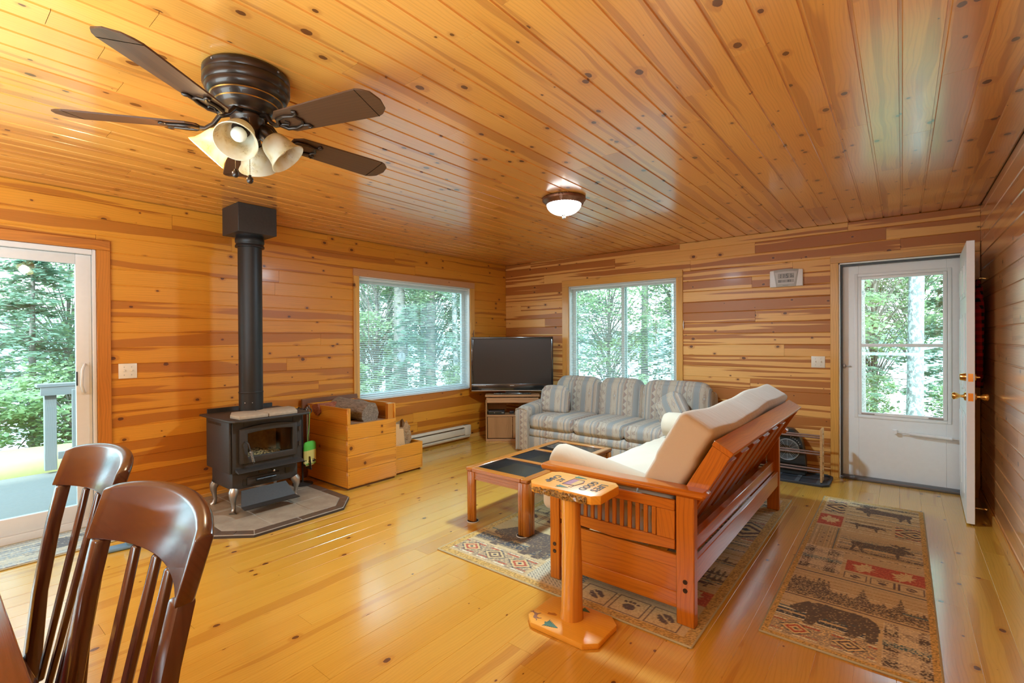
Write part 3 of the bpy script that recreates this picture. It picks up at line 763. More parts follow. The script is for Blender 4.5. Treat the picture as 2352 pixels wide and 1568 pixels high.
# ------------------------------------------------------------------ hearth pad with tiles
tn = NT('beige_tile'); o_ = tn.n('ShaderNodeTexCoord').outputs['Object']
tn.bsdf(color=tn.mix(tn.smooth(tn.noise(o_, 9, 5, .65), .3, .7), (.36, .29, .21), (.27, .21, .15)), rough=.45); M_tile = tn.m
M_tiled = plain('brown_tile', (.10, .062, .04), .4, var=.2)
M_grout = plain('grout', (.48, .44, .38), .8)
hp = thing('hearth_pad', 'beige tiled hearth pad with brown border tiles under the black stove', 'hearth pad', (-4.0, 1.79, 0))
poly = [(-4.60, 2.325), (-3.655, 2.325), (-3.455, 2.15), (-3.455, 1.465), (-3.66, 1.275), (-4.60, 1.275)]
put('base_board', G().prism(poly, 0, .016, 'z'), plain('pad_edge', (.04, .03, .025), .5), hp)
cx_, cy_ = -4.03, 1.80
ins = lambda d: [(-4.60, 2.325-d), (-3.655-d*.4, 2.325-d), (-3.455-d, 2.15-d*.4), (-3.455-d, 1.465+d*.4), (-3.66-d*.4, 1.275+d), (-4.60, 1.275+d)]
put('grout_bed', G().prism(ins(.006), .016, .021, 'z'), M_grout, hp)
def clip(poly, n, c):
    r = []
    for i in range(len(poly)):
        a, b = poly[i], poly[(i+1) % len(poly)]
        da, db = a[0]*n[0]+a[1]*n[1]-c, b[0]*n[0]+b[1]*n[1]-c
        if da <= 0: r.append(a)
        if (da < 0 < db) or (db < 0 < da): k = da/(da-db); r.append((a[0]+(b[0]-a[0])*k, a[1]+(b[1]-a[1])*k))
    return r
inner = ins(.075)
xs = [-4.60, -4.50, -4.17, -3.845, -3.5]; ys = [1.2, 1.31, 1.63, 1.95, 2.27, 2.4]
for a, b in zip(xs[:-1], xs[1:]):
    for c_, d_ in zip(ys[:-1], ys[1:]):
        P = inner
        for n_, q in (((-1, 0), -(a+.005)), ((1, 0), b-.005), ((0, -1), -(c_+.005)), ((0, 1), d_-.005)): P = clip(P, n_, q) if P else P
        if len(P) > 2:
            xs_ = [p[0] for p in P]; ys_ = [p[1] for p in P]
            if (max(xs_)-min(xs_)) > .02 and (max(ys_)-min(ys_)) > .02: put('tile', G().prism(P, .018, .026, 'z'), M_tile, hp, bevel=.0015, seg=1)
oo, ii = ins(.008), ins(.071)
for k in range(5):
    a, b = oo[k], oo[k+1]; c_, d_ = ii[k], ii[k+1]; Ls = math.dist(a, b); m = max(1, round(Ls/.31)) if Ls > .35 else 2
    for j in range(m):
        l0, l1 = (j+.016)/m, (j+.984)/m
        lp = lambda p, q, s: (p[0]+(q[0]-p[0])*s, p[1]+(q[1]-p[1])*s)
        put('border_tile', G().prism([lp(a, b, l0), lp(a, b, l1), lp(c_, d_, l1), lp(c_, d_, l0)], .018, .026, 'z'), M_tiled, hp, bevel=.0015, seg=1)

# ------------------------------------------------------------------ wood stove
ZP = .026
M_stove = plain('black_stove_paint', (.030, .026, .023), .55, .1, var=.15, bump=.15, scale=60)
M_nick = plain('satin_nickel', (.42, .40, .36), .35, .9)
st = thing('wood_stove', 'black cast iron wood stove with glass door on nickel legs', 'stove', (-4.15, 1.785, ZP))
g = G()
bx0, bx1, by0, by1, bz0, bz1 = -4.40, -3.955, 1.50, 2.07, .335, .735
g.box(bx0, bx1, by0, by0+.02, bz0, bz1).box(bx0, bx1, by1-.02, by1, bz0, bz1).box(bx0, bx0+.02, by0+.02, by1-.02, bz0, bz1).box(bx0+.02, bx1, by0+.02, by1-.02, bz0, bz0+.05).box(bx0+.02, bx1, by0+.02, by1-.02, bz1-.03, bz1)
put('firebox', g, M_stove, st, bevel=.006)
g = G().box(bx1-.02, bx1+.012, by0+.02, 1.60, bz0, bz1).box(bx1-.02, bx1+.012, 1.985, by1-.02, bz0, bz1).box(bx1-.02, bx1+.012, 1.60, 1.985, bz0, .44).box(bx1-.02, bx1+.012, 1.60, 1.985, .665, bz1)
put('front_plate', g, M_stove, st, bevel=.002, seg=1)
g = G()
for k in range(22): g.box(-4.36+.012*k, -4.354+.012*k, by0-.0015, by0+.002, .69, .71)
put('side_vent', g, M_black, st)
pr = [(-4.46, 1.47), (-3.90, 1.47), (-3.845, 1.50), (-3.835, 1.56), (-3.835, 2.03), (-3.845, 2.08), (-3.90, 2.11), (-4.46, 2.11)]
put('top_plate', G().prism(pr, .735, .752, 'z'), M_stove, st, bevel=.005)
put('rear_shield', box(-4.475, -4.462, 1.53, 2.06, .40, .785), M_stove, st, bevel=.002, seg=1)
# arched door frame with window
def arch(y0a, y1a, z0a, z1a, rise, n=14):
    return [(y0a, z0a), (y1a, z0a)]+[(y1a+(y0a-y1a)*k/n, z1a+rise*(1-(2*k/n-1)**2)) for k in range(n+1)]
def ring_prism(outer, inner_, a, b):
    n = len(outer); g = G()
    vs = [(a, p[0], p[1]) for p in outer]+[(a, p[0], p[1]) for p in inner_]+[(b, p[0], p[1]) for p in outer]+[(b, p[0], p[1]) for p in inner_]
    fs = []
    for i in range(n):
        j = (i+1) % n; fs += [(i, j, n+j, n+i), (2*n+i, 3*n+i, 3*n+j, 2*n+j), (i, 2*n+i, 2*n+j, j), (n+i, n+j, 3*n+j, 3*n+i)]
    return g.add(vs, fs)
dr = put('door', ring_prism(arch(1.563, 2.012, .405, .672, .02), arch(1.622, 1.975, .452, .632, .012), bx1+.012, bx1+.036), M_stove, st, bevel=.004)
put('glass_pane', G().prism(arch(1.615, 1.98, .446, .636, .012), bx1+.012, bx1+.017, 'x'), glass('sooty_glass', (.92, .90, .82), .7, .05), dr)
put('hinge', G().lathe([(.011, 0), (.011, .035)], 10, (bx1+.035, 2.033, .60)).lathe([(.011, 0), (.011, .035)], 10, (bx1+.035, 2.033, .475)).box(bx1+.01, bx1+.03, 2.005, 2.045, .603, .632).box(bx1+.01, bx1+.03, 2.005, 2.045, .478, .507), M_stove, dr, smooth=False)
pts = [(bx1+.07+.0, 1.628+.018*k/90+.011*math.cos(k*.85), .50-.085*k/90+.0) for k in range(91)]
pts = [(bx1+.07+.011*math.sin(k*.85), p[1], p[2]) for k, p in enumerate(pts)]
put('spring_handle', G().tube(pts, .0022, 5), M_nick, dr, smooth=True, label='coiled nickel spring handle')
put('handle_rod', G().tube([(bx1+.02, 1.60, .575), (bx1+.06, 1.60, .575), (bx1+.07, 1.612, .56), (bx1+.07, 1.648, .40)], .005, 7), M_stove, dr, smooth=True)
pr = [(bx1, .352), (bx1+.075, .342), (bx1+.08, .348), (bx1+.05, .362), (bx1, .372)]
put('ash_lip', G().add([(x, y, z) for y in (1.535, 2.05) for x, z in pr], [(0, 1, 2, 3, 4), (9, 8, 7, 6, 5)]+[(i, 5+i, 5+(i+1) % 5, (i+1) % 5) for i in range(5)]), M_stove, st, bevel=.002, seg=1)
put('pedestal', box(-4.36, -3.965, 1.525, 2.035, .205, .336), M_stove, st, bevel=.006)
ad = put('ash_drawer', box(-3.967, -3.955, 1.63, 1.88, .225, .285), M_stove, st, bevel=.003)
g = G().tube([(-3.955, 1.70, .262), (-3.93, 1.70, .262)], .005, 8).tube([(-3.955, 1.82, .262), (-3.93, 1.82, .262)], .005, 8).tube([(-3.928, 1.685, .262), (-3.928, 1.835, .262)], .0115, 12)
put('handle', g, M_black, ad, smooth=True)
put('air_control', G().tube([(-3.96, 1.81, .315), (-3.91, 1.812, .313)], .004, 8).lathe([(0, 0), (.008, .004), (.008, .014), (0, .018)], 10, (-3.915, 1.812, .313), Matrix.Rotation(PI/2, 4, 'Y'), cap=False), M_nick, st, smooth=True)
put('control_plate', box(-3.965, -3.958, 1.72, 1.87, .300, .328), M_black, st, bevel=.002)
g = G().box(-3.967, -3.962, 1.93, 1.965, .255, .30).box(-3.967, -3.961, 1.60, 1.625, .225, .275)
put('latch_slot', g, M_black, st)
g = G().add([(-3.955, 1.585, .195), (-3.955, 1.93, .195), (-3.87, 1.55, .095), (-3.87, 1.965, .095), (-3.80, 1.545, .088), (-3.80, 1.97, .088)], [(0, 1, 3, 2), (2, 3, 5, 4)])
g.add([(p[0]-.004, p[1], p[2]-.006) for p in g.v[:6]], [(1, 0, 2, 3), (3, 2, 4, 5)]); g.f += [(0, 6, 7, 1), (4, 5, 11, 10), (0, 2, 8, 6), (2, 4, 10, 8), (1, 7, 9, 3), (3, 9, 11, 5)]
put('heat_deflector', g, M_stove, st)
for (x, y, sx, sy) in ((-3.985, 1.545, 1, -1), (-3.985, 2.015, 1, 1), (-4.335, 1.545, -1, -1), (-4.335, 2.015, -1, 1)):
    path = [(0, .208, .034), (.012, .185, .036), (.018, .15, .026), (.012, .11, .017), (.006, .07, .014), (.012, .04, .018), (.024, .027, .027)]
    g = G(); g.tube([(x+sx*a*.8, y+sy*a*.8, z) for a, z, r in path], [r*1.0 for a, z, r in path], 10)
    put('leg', g, M_nick, st, smooth=True)
# ash bed
g = G(); N = 18; vs = []; fs = []
for i in range(N+1):
    for j in range(N+1):
        u, v = i/N, j/N; vs.append((-4.37+.40*u, 1.53+.50*v, .386+.055*math.sin(PI*v)*(.5+.5*math.sin(PI*u))+random.uniform(-.010, .012)))
for i in range(N):
    for j in range(N): a = i*(N+1)+j; fs.append((a, a+1, a+N+2, a+N+1))
tn = NT('wood_ash'); o_ = tn.n('ShaderNodeTexCoord').outputs['Object']
tn.bsdf(color=tn.mix(tn.smooth(tn.noise(o_, 55, 2), .45, .56), (.80, .64, .40), (.12, .09, .06)), rough=.95)
o = put('ash_bed', G().add(vs, fs), tn.m, st, smooth=True); o['kind'] = 'stuff'
o = put('fire_brick_lining', G().box(-4.378, -4.366, 1.525, 2.045, .39, .70), plain('fire_brick', (.62, .50, .28), .9, var=.2), st)
# stones on top
M_stone = plain('soapstone', (.40, .33, .24), .8, var=.1, bump=.3, scale=40)
for k, (pl, lb) in enumerate((([(-4.02, 1.535), (-3.875, 1.545), (-3.868, 1.755), (-4.17, 1.765), (-4.165, 1.60)], 'left tan stone slab lying on the stove top'),
                              ([(-3.868, 1.762), (-3.862, 1.985), (-4.06, 2.06), (-4.16, 2.06), (-4.17, 1.772)], 'right tan stone slab lying on the stove top'))):
    s_ = thing('stone_slab', lb, 'stone slab', (pl[0][0], pl[0][1], .752))
    put('slab', G().prism([(p[0]-pl[0][0], p[1]-pl[0][1]) for p in pl], 0, .026, 'z'), M_stone, s_, local=True, bevel=.003)
# flue
PX, PY, PR = -4.21, 1.77, .0905
M_pipe = plain('black_pipe', (.018, .018, .018), .45, .3, var=.1)
fp = thing('stove_pipe', 'tall black stove pipe rising from the stove to a square ceiling box', 'stove pipe', (PX, PY, .752))
g = G().lathe([(PR, 0), (PR, .17)], 40).lathe([(PR-.001, .17), (PR-.001, 1.42)], 40).lathe([(PR, 1.415), (PR+.002, 1.42), (PR+.002, 1.43), (PR, 1.435)], 40, cap=False)
g.lathe([(PR+.001, .165), (PR+.003, .17), (PR+.001, .178)], 40, cap=False)
put('pipe', g, M_pipe, fp, local=True, smooth=True)
put('collar', G().lathe([(PR+.002, 1.36), (PR+.018, 1.362), (PR+.018, 1.376), (PR+.012, 1.38), (PR+.012, 1.395), (PR+.018, 1.40), (PR+.018, 1.43), (PR+.012, 1.435), (PR+.012, 1.462)], 40), M_pipe, fp, local=True, smooth=True)
put('ceiling_box', box(-.155, .155, -.15, .15, 2.212-.752, H-.752-.002), M_stove, fp, local=True, bevel=.002, seg=1)
g = G()
for a in (-.9, -.3): g.lathe([(.004, PR), (.004, PR+.003), (0, PR+.004)], 8, (0, 0, .09), Matrix.Rotation(a, 4, 'Z') @ Matrix.Rotation(PI/2, 4, 'Y'))
put('screw', g, M_screw, fp, local=True)

# ------------------------------------------------------------------ fireplace tools and mitt
t = thing('fireplace_tool_set', 'black wrought iron fireplace tool stand between stove and firewood box', 'fireplace tools', (-4.30, 2.255, ZP))
g = G().lathe([(.09, 0), (.09, .008), (.02, .014), (.008, .02), (.008, .70)], 20)
put('stand', g, M_stove, t, local=True, smooth=True)
for k, (dx, dy) in enumerate(((.06, .0), (-.06, 0), (0, .06), (0, -.06))):
    a = math.atan2(dy, dx); c_, s_ = math.cos(a), math.sin(a)
    put('hook_arm', G().tube([(0, 0, .66), (c_*.03, s_*.03, .69), (c_*.06, s_*.06, .70), (c_*.085, s_*.085, .68), (c_*.09, s_*.09, .655), (c_*.07, s_*.07, .645)], .006, 8), M_stove, t, local=True, smooth=True)
M_iron = plain('grey_iron', (.30, .28, .25), .4, .8)
for (x, y, lb, cat) in ((-4.205, 2.25, 'grey metal fireplace shovel hanging on the tool stand', 'shovel'), (-4.30, 2.32, 'grey metal poker hanging on the tool stand near the firewood box', 'poker')):
    q = thing('fireplace_'+cat, lb, cat, (x, y, .70))
    put('shaft', G().tube([(.0, 0, .01), (0, 0, -.40)], .006, 8).tube([(0, 0, .01), (.012, 0, .03), (0, 0, .045), (-.012, 0, .03), (0, 0, .01)], .004, 6), M_iron, q, local=True, smooth=True)
    if cat == 'shovel': put('blade', G().add([(-.045, 0, -.40), (.045, 0, -.40), (.05, .01, -.52), (-.05, .01, -.52), (-.045, .006, -.40), (.045, .006, -.40), (.05, .016, -.52), (-.05, .016, -.52)], [(0, 1, 2, 3), (7, 6, 5, 4), (0, 4, 5, 1), (1, 5, 6, 2), (2, 6, 7, 3), (3, 7, 4, 0)]), M_stove, q, local=True)
    else: put('tip', G().tube([(0, 0, -.40), (0, 0, -.50), (.03, 0, -.55)], [.007, .007, .002], 8), M_stove, q, local=True, smooth=True)
tn = NT('mitt_cloth'); o_ = tn.n('ShaderNodeTexCoord').outputs['Object']; x, y, z = tn.sep(o_)[:3]
cow = tn.smooth(tn.noise(o_, 34, 1), .5, .53)
c_ = tn.mix(cow, (.75, .70, .28), (.03, .03, .02)); c_ = tn.mix(tn.smooth(z, -.055, -.045), c_, (.62, .55, .16)); c_ = tn.mix(tn.smooth(z, .03, .035), c_, (.10, .50, .06))
tn.bsdf(color=c_, rough=.9)
t = thing('oven_mitt', 'green and yellow spotted oven mitt hanging beside the stove', 'oven mitt', (-4.20, 2.27, .32), R_(15))
g = cushion(.03, .13, .20, .014, .012, 8)
put('palm', g, tn.m, t, local=True, smooth=True)
put('cuff', G().tube([(0, -.055, -.085), (0, .055, -.085)], .018, 8), plain('green_trim', (.18, .5, .08), .8), t, local=True, smooth=True)
put('hanging_loop', G().tube([(0, -.02, .09), (0, -.02, .14), (0, 0, .30), (0, .005, .375)], .003, 6), plain('green_trim', (.18, .5, .08), .8), t, local=True)

# ------------------------------------------------------------------ firewood boxes
M_box = pine('pine_box', light=(.66, .28, .03), mid=(.55, .20, .014), heart=(.34, .10, .008), hamt=.3, knots=.4, rough=.28, coat=.4)
fb = thing('firewood_box', 'large pine firewood box with low front full of split logs', 'firewood box', (-4.2, 2.7, 0))
X0, X1, Y0, Y1 = -4.55, -3.855, 2.44, 2.972; t_ = .019
bh = [(.02, .165), (.167, .305), (.307, .445), (.447, .585)]
lin('bottom_board', X0, X1, Y0+.01, Y1-.01, .02, .035, M_box, fb)
lin('plinth', X0+.012, X1-.012, Y0+.012, Y1-.012, 0, .02, plain('dark_plinth', (.12, .05, .015), .7), fb)  # plain dark brown plinth, set in under the box
for i, (a, b) in enumerate(bh):
    lin('side_board', X0, X1-t_, Y0, Y0+t_, a, b, M_box, fb); lin('side_board', X0, X1-t_, Y1-t_, Y1, a, b, M_box, fb)
    lin('front_board', X1-t_, X1, Y0, Y1, a, b, M_box, fb); lin('back_board', X0, X0+t_, Y0+t_, Y1-t_, a, b, M_box, fb)
for a, b in ((.587, .73),):
    lin('side_board', X0, X1-.005, Y0, Y0+t_, a, b, M_box, fb); lin('side_board', X0, X1-.005, Y1-t_, Y1, a, b, M_box, fb); lin('back_board', X0, X0+t_, Y0+t_, Y1-t_, a, b, M_box, fb)
lin('corner_post', X1-t_-.045, X1-t_, Y0+t_, Y0+t_+.025, .035, .73, M_box, fb); lin('corner_post', X1-t_-.045, X1-t_, Y1-t_-.06, Y1-t_, .035, .73, M_box, fb)
lin('corner_post', X0+t_, X0+t_+.04, Y0+t_, Y0+t_+.04, .035, .70, M_box, fb); lin('corner_post', X0+t_, X0+t_+.04, Y1-t_-.04, Y1-t_, .035, .70, M_box, fb)
g = G()
for a, b in bh:
    for zz in (a+.03, b-.03):
        for y in (Y0+.012, Y1-.012): g.lathe([(.003, 0), (.003, .001), (0, .0015)], 8, (X1, y, zz), Matrix.Rotation(PI/2, 4, 'Y'))
put('nail', g, M_stove, fb)
# logs
def bark_mat(name, c1, c2, c3=None):
    t = NT(name); o = t.n('ShaderNodeTexCoord').outputs['Object']; x, y, z = t.sep(o)[:3]
    v = t.comb(t.math('MULTIPLY', x, .25), y, z); n = t.noise(v, 70, 5, .7, .6)
    c = t.mix(t.smooth(n, .35, .65), c1, c2)
    t.bsdf(color=c, rough=.95, normal=t.bump(n, .9, .012)); return t.m
def split_log(L, r, wedge, seed):
    rs = random.Random(seed); n = 18; m = 14; g = G(); vs = []; fs = []
    for k in range(m+1):
        x = -L/2+L*k/m; bend = .012*math.sin(k*.5+seed)
        for i in range(n):
            a = 2*PI*i/n; rr = r*(1+.07*math.sin(3*a+seed)+.035*math.sin(7*a+k*.7+seed)+rs.uniform(-.02, .02))
            if wedge: # flatten two sides to a split wedge
                for w_ in wedge:
                    c_ = math.cos(a-w_)
                    if c_ > .35: rr = min(rr, r*.35/c_*(1+.03*math.sin(k*1.3+w_)))
            vs.append((x, rr*math.cos(a)+bend, rr*math.sin(a)))
    for k in range(m):
        for i in range(n): j = (i+1) % n; fs.append((k*n+i, k*n+j, (k+1)*n+j, (k+1)*n+i))
    fs += [tuple(range(n))[::-1], tuple(range(m*n, m*n+n))]
    return g.add(vs, fs)
M_bark = bark_mat('grey_bark', (.16, .115, .08), (.30, .23, .165)); M_barkR = bark_mat('red_brown_split', (.22, .05, .02), (.36, .12, .06)); M_split = bark_mat('split_face', (.36, .21, .11), (.24, .12, .055))
LG = [(-4.18, 2.72, .66, .50, .10, 6, 15, [], M_bark, 'thick grey-barked log on top of the firewood box pile'),
      (-4.36, 2.66, .715, .48, .078, 94, 0, [1.4, 2.6], M_barkR, 'reddish split log at the back of the firewood box'),
      (-3.98, 2.70, .555, .42, .075, 80, 4, [1.57], M_split, 'tan split log lying flat at the front of the firewood box'),
      (-4.38, 2.80, .53, .40, .09, 85, 0, [.5], M_bark, 'grey-barked log lower down at the back of the firewood box'),
      (-4.15, 2.62, .45, .55, .10, 3, 0, [], M_split, 'tan split log low in the firewood box'),
      (-4.15, 2.84, .45, .55, .085, -2, 0, [], M_bark, 'grey log at the right bottom of the firewood box')]
for (x, y, z, L, r, az, el, wd, mt, lb) in LG:
    t = thing('firewood_log', lb, 'log', (x, y, z)); t['group'] = 'logs in the firewood box'
    t.rotation_euler = (0, R_(el*.2), R_(az))
    o = put('log_body', split_log(L, r, wd, len(lb) % 7), mt, t, local=True, smooth=True)
t = thing('leaning_board', 'dark brown board with arched cutout leaning behind the firewood box', 'board', (-4.585, 2.70, .0))
pr = [(-.30, 0), (.315, 0), (.315, .77), (-.30, .77)]
N = 12; ar = [(-.17+.42*k/N, .70+.035*(1-(2*k/N-1)**2)) for k in range(N+1)]
poly = [(-.30, 0), (-.30, .77), (.315, .77), (.315, 0), (.28, 0), (.28, .70)]+[p for p in ar[::-1]]+[(-.26, .70), (-.26, 0)]
put('panel', G().prism(poly, -.012, .012, 'x'), pine('dark_board', light=(.20, .09, .05), mid=(.15, .06, .03), heart=(.1, .04, .02), knots=.1, axis='y'), t, local=True)
# small kindling box
kb = thing('kindling_box', 'small low pine kindling box right of the firewood box', 'kindling box', (-4.1, 3.2, 0))
KX0, KX1, KY0, KY1 = -4.40, -3.91, 2.995, 3.352
lin('bottom_board', KX0, KX1, KY0, KY1, .02, .034, M_box, kb); lin('plinth', KX0+.02, KX1-.02, KY0+.02, KY1-.02, 0, .02, M_groove, kb)
for a, b in ((.034, .16), (.162, .29)):
    lin('front_board', KX1-.018, KX1, KY0, KY1-.018, a, b, M_box, kb); lin('back_board', KX0, KX0+.018, KY0, KY1-.018, a, b, M_box, kb)
    lin('side_board', KX0, KX1, KY1-.018, KY1, a, b, M_box, kb); lin('side_board', KX0+.018, KX1-.018, KY0, KY0+.018, a, b, M_box, kb)
M_scrap = pine('pale_scrap', light=(.70, .42, .20), mid=(.58, .31, .12), knots=.1, hamt=.1, rough=.6, coat=0)
for (x0, x1, y0_, y1_, z1_, tl, lb) in ((-3.965, -3.935, 3.02, 3.075, .50, .0, 'narrow pale board standing upright in the kindling box'), (-3.99, -3.97, 3.05, 3.17, .44, .03, 'wide pale board standing in the kindling box')):
    t = thing('scrap_board', lb, 'board', (x0, y0_, .036)); t.rotation_euler = (0, 0, 0)
    put('board', G().prism([(0, 0), (y1_-y0_+tl, 0), (y1_-y0_-tl*.6, z1_-.036), (0, z1_-.036)], 0, x1-x0, 'x'), M_scrap, t, local=True, bevel=.002, seg=1)
tn = NT('brown_paper'); o_ = tn.n('ShaderNodeTexCoord').outputs['Object']; nn = tn.noise(o_, 18, 3, .6, 1.0)
tn.bsdf(color=tn.mix(nn, (.42, .25, .12), (.30, .16, .07)), rough=.85, normal=tn.bump(nn, 1, .02))
t = thing('paper_bag', 'crumpled brown paper bag in the kindling box', 'paper bag', (-4.13, 3.22, .036))
n = 24; vs = []; fs = []
for k in range(9):
    z = .42*k/8
    for i in range(n):
        a = 2*PI*i/n; sq = 1/max(abs(math.cos(a)), abs(math.sin(a)))**.7
        rr = .085*sq*(1+.06*math.sin(5*a+k*1.9)+.05*math.sin(9*a-k)); rr *= 1+.10*k/8
        vs.append((rr*math.cos(a)*1.05, rr*math.sin(a), z+(.035*math.sin(3*a+1)+.02*math.sin(7*a) if k == 8 else 0)))
for k in range(8):
    for i in range(n): j = (i+1) % n; fs.append((k*n+i, k*n+j, (k+1)*n+j, (k+1)*n+i))
fs += [tuple(range(n))[::-1]]
put('bag_body', G().add(vs, fs), tn.m, t, local=True)
# blue slipper on the floor by the dining chairs
t = thing('slipper', 'light blue slipper on the floor behind the near dining chair', 'slipper', (-3.95, .885, 0), R_(80))
put('sole', cushion(.26, .09, .02, .01, .002, 8).xf(Matrix.Translation((0, 0, .011))), plain('slipper_sole', (.12, .2, .26), .8), t, local=True, smooth=True)
g = cushion(.14, .092, .065, .03, .01, 8).xf(Matrix.Translation((.055, 0, .052)))
put('upper', g, plain('slipper_blue', (.22, .38, .48), .8), t, local=True, smooth=True)

# ------------------------------------------------------------------ baseboard heater
M_heat = plain('heater_enamel', (.66, .60, .47), .4, var=.02)
t = thing('baseboard_heater', 'cream metal electric baseboard heater under the left window', 'heater', (LX+.02, 4.2, 0))
hx0, ya, yb = LX+.014, 3.42, 4.74
pr = [(hx0, .03), (hx0+.045, .03), (hx0+.055, .05), (hx0+.055, .06), (hx0+.012, .075), (hx0+.012, .165), (hx0+.02, .178), (hx0+.052, .172), (hx0+.052, .18), (hx0+.03, .196), (hx0, .196)]
put('back_channel', G().add([(x, y, z) for y in (ya, yb) for x, z in pr], [tuple(range(11)), tuple(range(11, 22))[::-1]]+[(i, 11+i, 11+(i+1) % 11, (i+1) % 11) for i in range(11)]), M_heat, t)
put('front_cover', box(hx0+.052, hx0+.062, ya, yb-.10, .078, .158), M_heat, t, bevel=.004)
put('end_cap', box(hx0, hx0+.066, yb-.10, yb+.004, .065, .196), M_heat, t, bevel=.003)
g = G()
for k in range(80): y = ya+.03+k*(yb-ya-.16)/80; g.box(hx0+.014, hx0+.05, y, y+.002, .09, .15)
o = put('heating_fins', g, plain('fin_alu', (.4, .4, .38), .4, .8), t); o['kind'] = 'stuff'
#@@PART3
# ------------------------------------------------------------------ TV corner (local frame: x along the screen, -y towards the room)
TR = R_(38.9); tvc = Vector((-4.075, 5.06, 0)); ex = Vector((math.cos(TR), math.sin(TR), 0)); ey = Vector((-math.sin(TR), math.cos(TR), 0))
M_oak = pine('oak_laminate', light=(.42, .22, .09), mid=(.34, .16, .06), heart=(.26, .12, .04), hamt=.1, knots=.02, rough=.4, coat=.1, grain=1.8, axis='z')
M_oakx = pine('oak_laminate_edge', light=(.50, .27, .13), mid=(.42, .21, .09), heart=(.3, .14, .05), hamt=.05, knots=.02, rough=.4, coat=.1, grain=1.4)
ts = thing('tv_stand', 'corner oak laminate television stand with open shelf and two doors', 'tv stand', tvc-ey*.10, TR)
hexa = lambda w_, f, b: [(-w_, f), (w_, f), (w_, f+.16), (w_-.27, b), (-w_+.27, b), (-w_, f+.16)]
put('base_board', G().prism(hexa(.355, 0, .36), 0, .03, 'z'), M_oakx, ts, local=True, bevel=.002, seg=1)
put('swivel_top', G().prism(hexa(.36, -.005, .34), .585, .612, 'z'), M_oakx, ts, local=True, bevel=.002, seg=1)
put('top_board', G().prism(hexa(.345, 0, .34), .545, .572, 'z'), M_oakx, ts, local=True, bevel=.002, seg=1)
put('apron', box(-.335, .335, .0, .018, .508, .545), M_oakx, ts, local=True)
put('swivel_plate', box(-.2, .2, .06, .26, .572, .585), M_black, ts, local=True)
put('shelf', G().prism(hexa(.34, .004, .35), .325, .345, 'z'), M_oakx, ts, local=True)
for s in (-1, 1):
    a, b = s*.355, s*.337
    put('side_panel', box(min(a, b), max(a, b), 0, .16, .03, .545), M_oak, ts, local=True)
    g = G().prism([(s*.355, .16), (s*.337, .165), (s*.085, .35), (s*.085, .37)], .03, .545, 'z')
    put('rear_panel', g, M_oak, ts, local=True)
put('door', box(-.33, -.003, .0, .016, .04, .32), M_oak, ts, local=True, bevel=.003, seg=1)
put('door', box(.003, .33, .0, .016, .04, .32), M_oak, ts, local=True, bevel=.003, seg=1)
Q = lambda x, y: tuple(tvc-ey*.10+ex*x+ey*y)[:2]
t = thing('cable_box', 'black set-top box on the open shelf of the television stand', 'set-top box', (*Q(-.215, .13), .346), TR)
put('case', box(-.11, .11, -.08, .08, .003, .048), M_black, t, local=True, bevel=.003)
put('front_strip', G().box(-.105, .105, -.0815, -.079, .012, .03), plain('dark_green_plastic', (.02, .03, .022), .25), t, local=True)
put('indicator', G().box(-.03, -.02, -.0835, -.081, .02, .026).box(.07, .10, -.0835, -.081, .02, .025), plain('silver_print', (.5, .5, .48), .4), t, local=True)
t = thing('small_adapter', 'small black box on the television stand shelf right of the set-top box', 'adapter', (*Q(-.01, .14), .346), TR)
put('case', box(-.028, .028, -.03, .03, 0, .035), M_black, t, local=True, bevel=.004)
tv = thing('television', 'large flat black television standing on the corner stand', 'television', (*Q(.0, .13), .612), TR)
put('stand_base', G().prism([(-.25, -.09), (.25, -.09), (.22, .10), (-.22, .10)], 0, .018, 'z'), plain('gloss_base', (.02, .024, .02), .12, coat=.5), tv, local=True, bevel=.004)
put('neck', box(-.09, .09, -.01, .02, .018, .08), M_black, tv, local=True)
TZ0, TZ1, TWd = .047, .765, .549
g = G().box(-TWd, TWd, -.032, .035, TZ0, TZ1)
bd = put('housing', g, plain('tv_black', (.016, .017, .018), .22, coat=.4), tv, local=True, bevel=.006)
g = G()
g.box(-TWd+.002, TWd-.002, -.040, -.031, TZ1-.028, TZ1-.002).box(-TWd+.002, -TWd+.028, -.040, -.031, TZ0+.09, TZ1-.028).box(TWd-.028, TWd-.002, -.040, -.031, TZ0+.09, TZ1-.028).box(-TWd+.002, TWd-.002, -.040, -.031, TZ0+.002, TZ0+.09)
put('bezel', g, plain('tv_bezel', (.014, .015, .015), .18, coat=.5), tv, local=True, bevel=.003)
put('screen', box(-TWd+.028, TWd-.028, -.0345, -.031, TZ0+.09, TZ1-.028), plain('screen_grey', (.020, .017, .015), .32, var=0), tv, local=True)
put('trim_line', box(-TWd+.002, TWd-.002, -.041, -.03, TZ0-.004, TZ0+.003), plain('silver_strip', (.62, .60, .55), .3, .6), tv, local=True)
g = G()
rr = random.Random(2); x = -TWd+.03
while x < -.36:
    w_ = rr.uniform(.004, .014); g.box(x, x+w_, -.0408, -.0398, TZ0+.066, TZ0+.073); x += w_+rr.uniform(.002, .005)
g.box(.0-.03, .0-.022, -.0408, -.0398, TZ0+.064, TZ0+.071)
for k in range(5): g.box(-.02+k*.009, -.014+k*.009, -.0408, -.0398, TZ0+.064, TZ0+.071)
put('lettering', g, plain('silver_print', (.5, .5, .48), .4), tv, local=True)

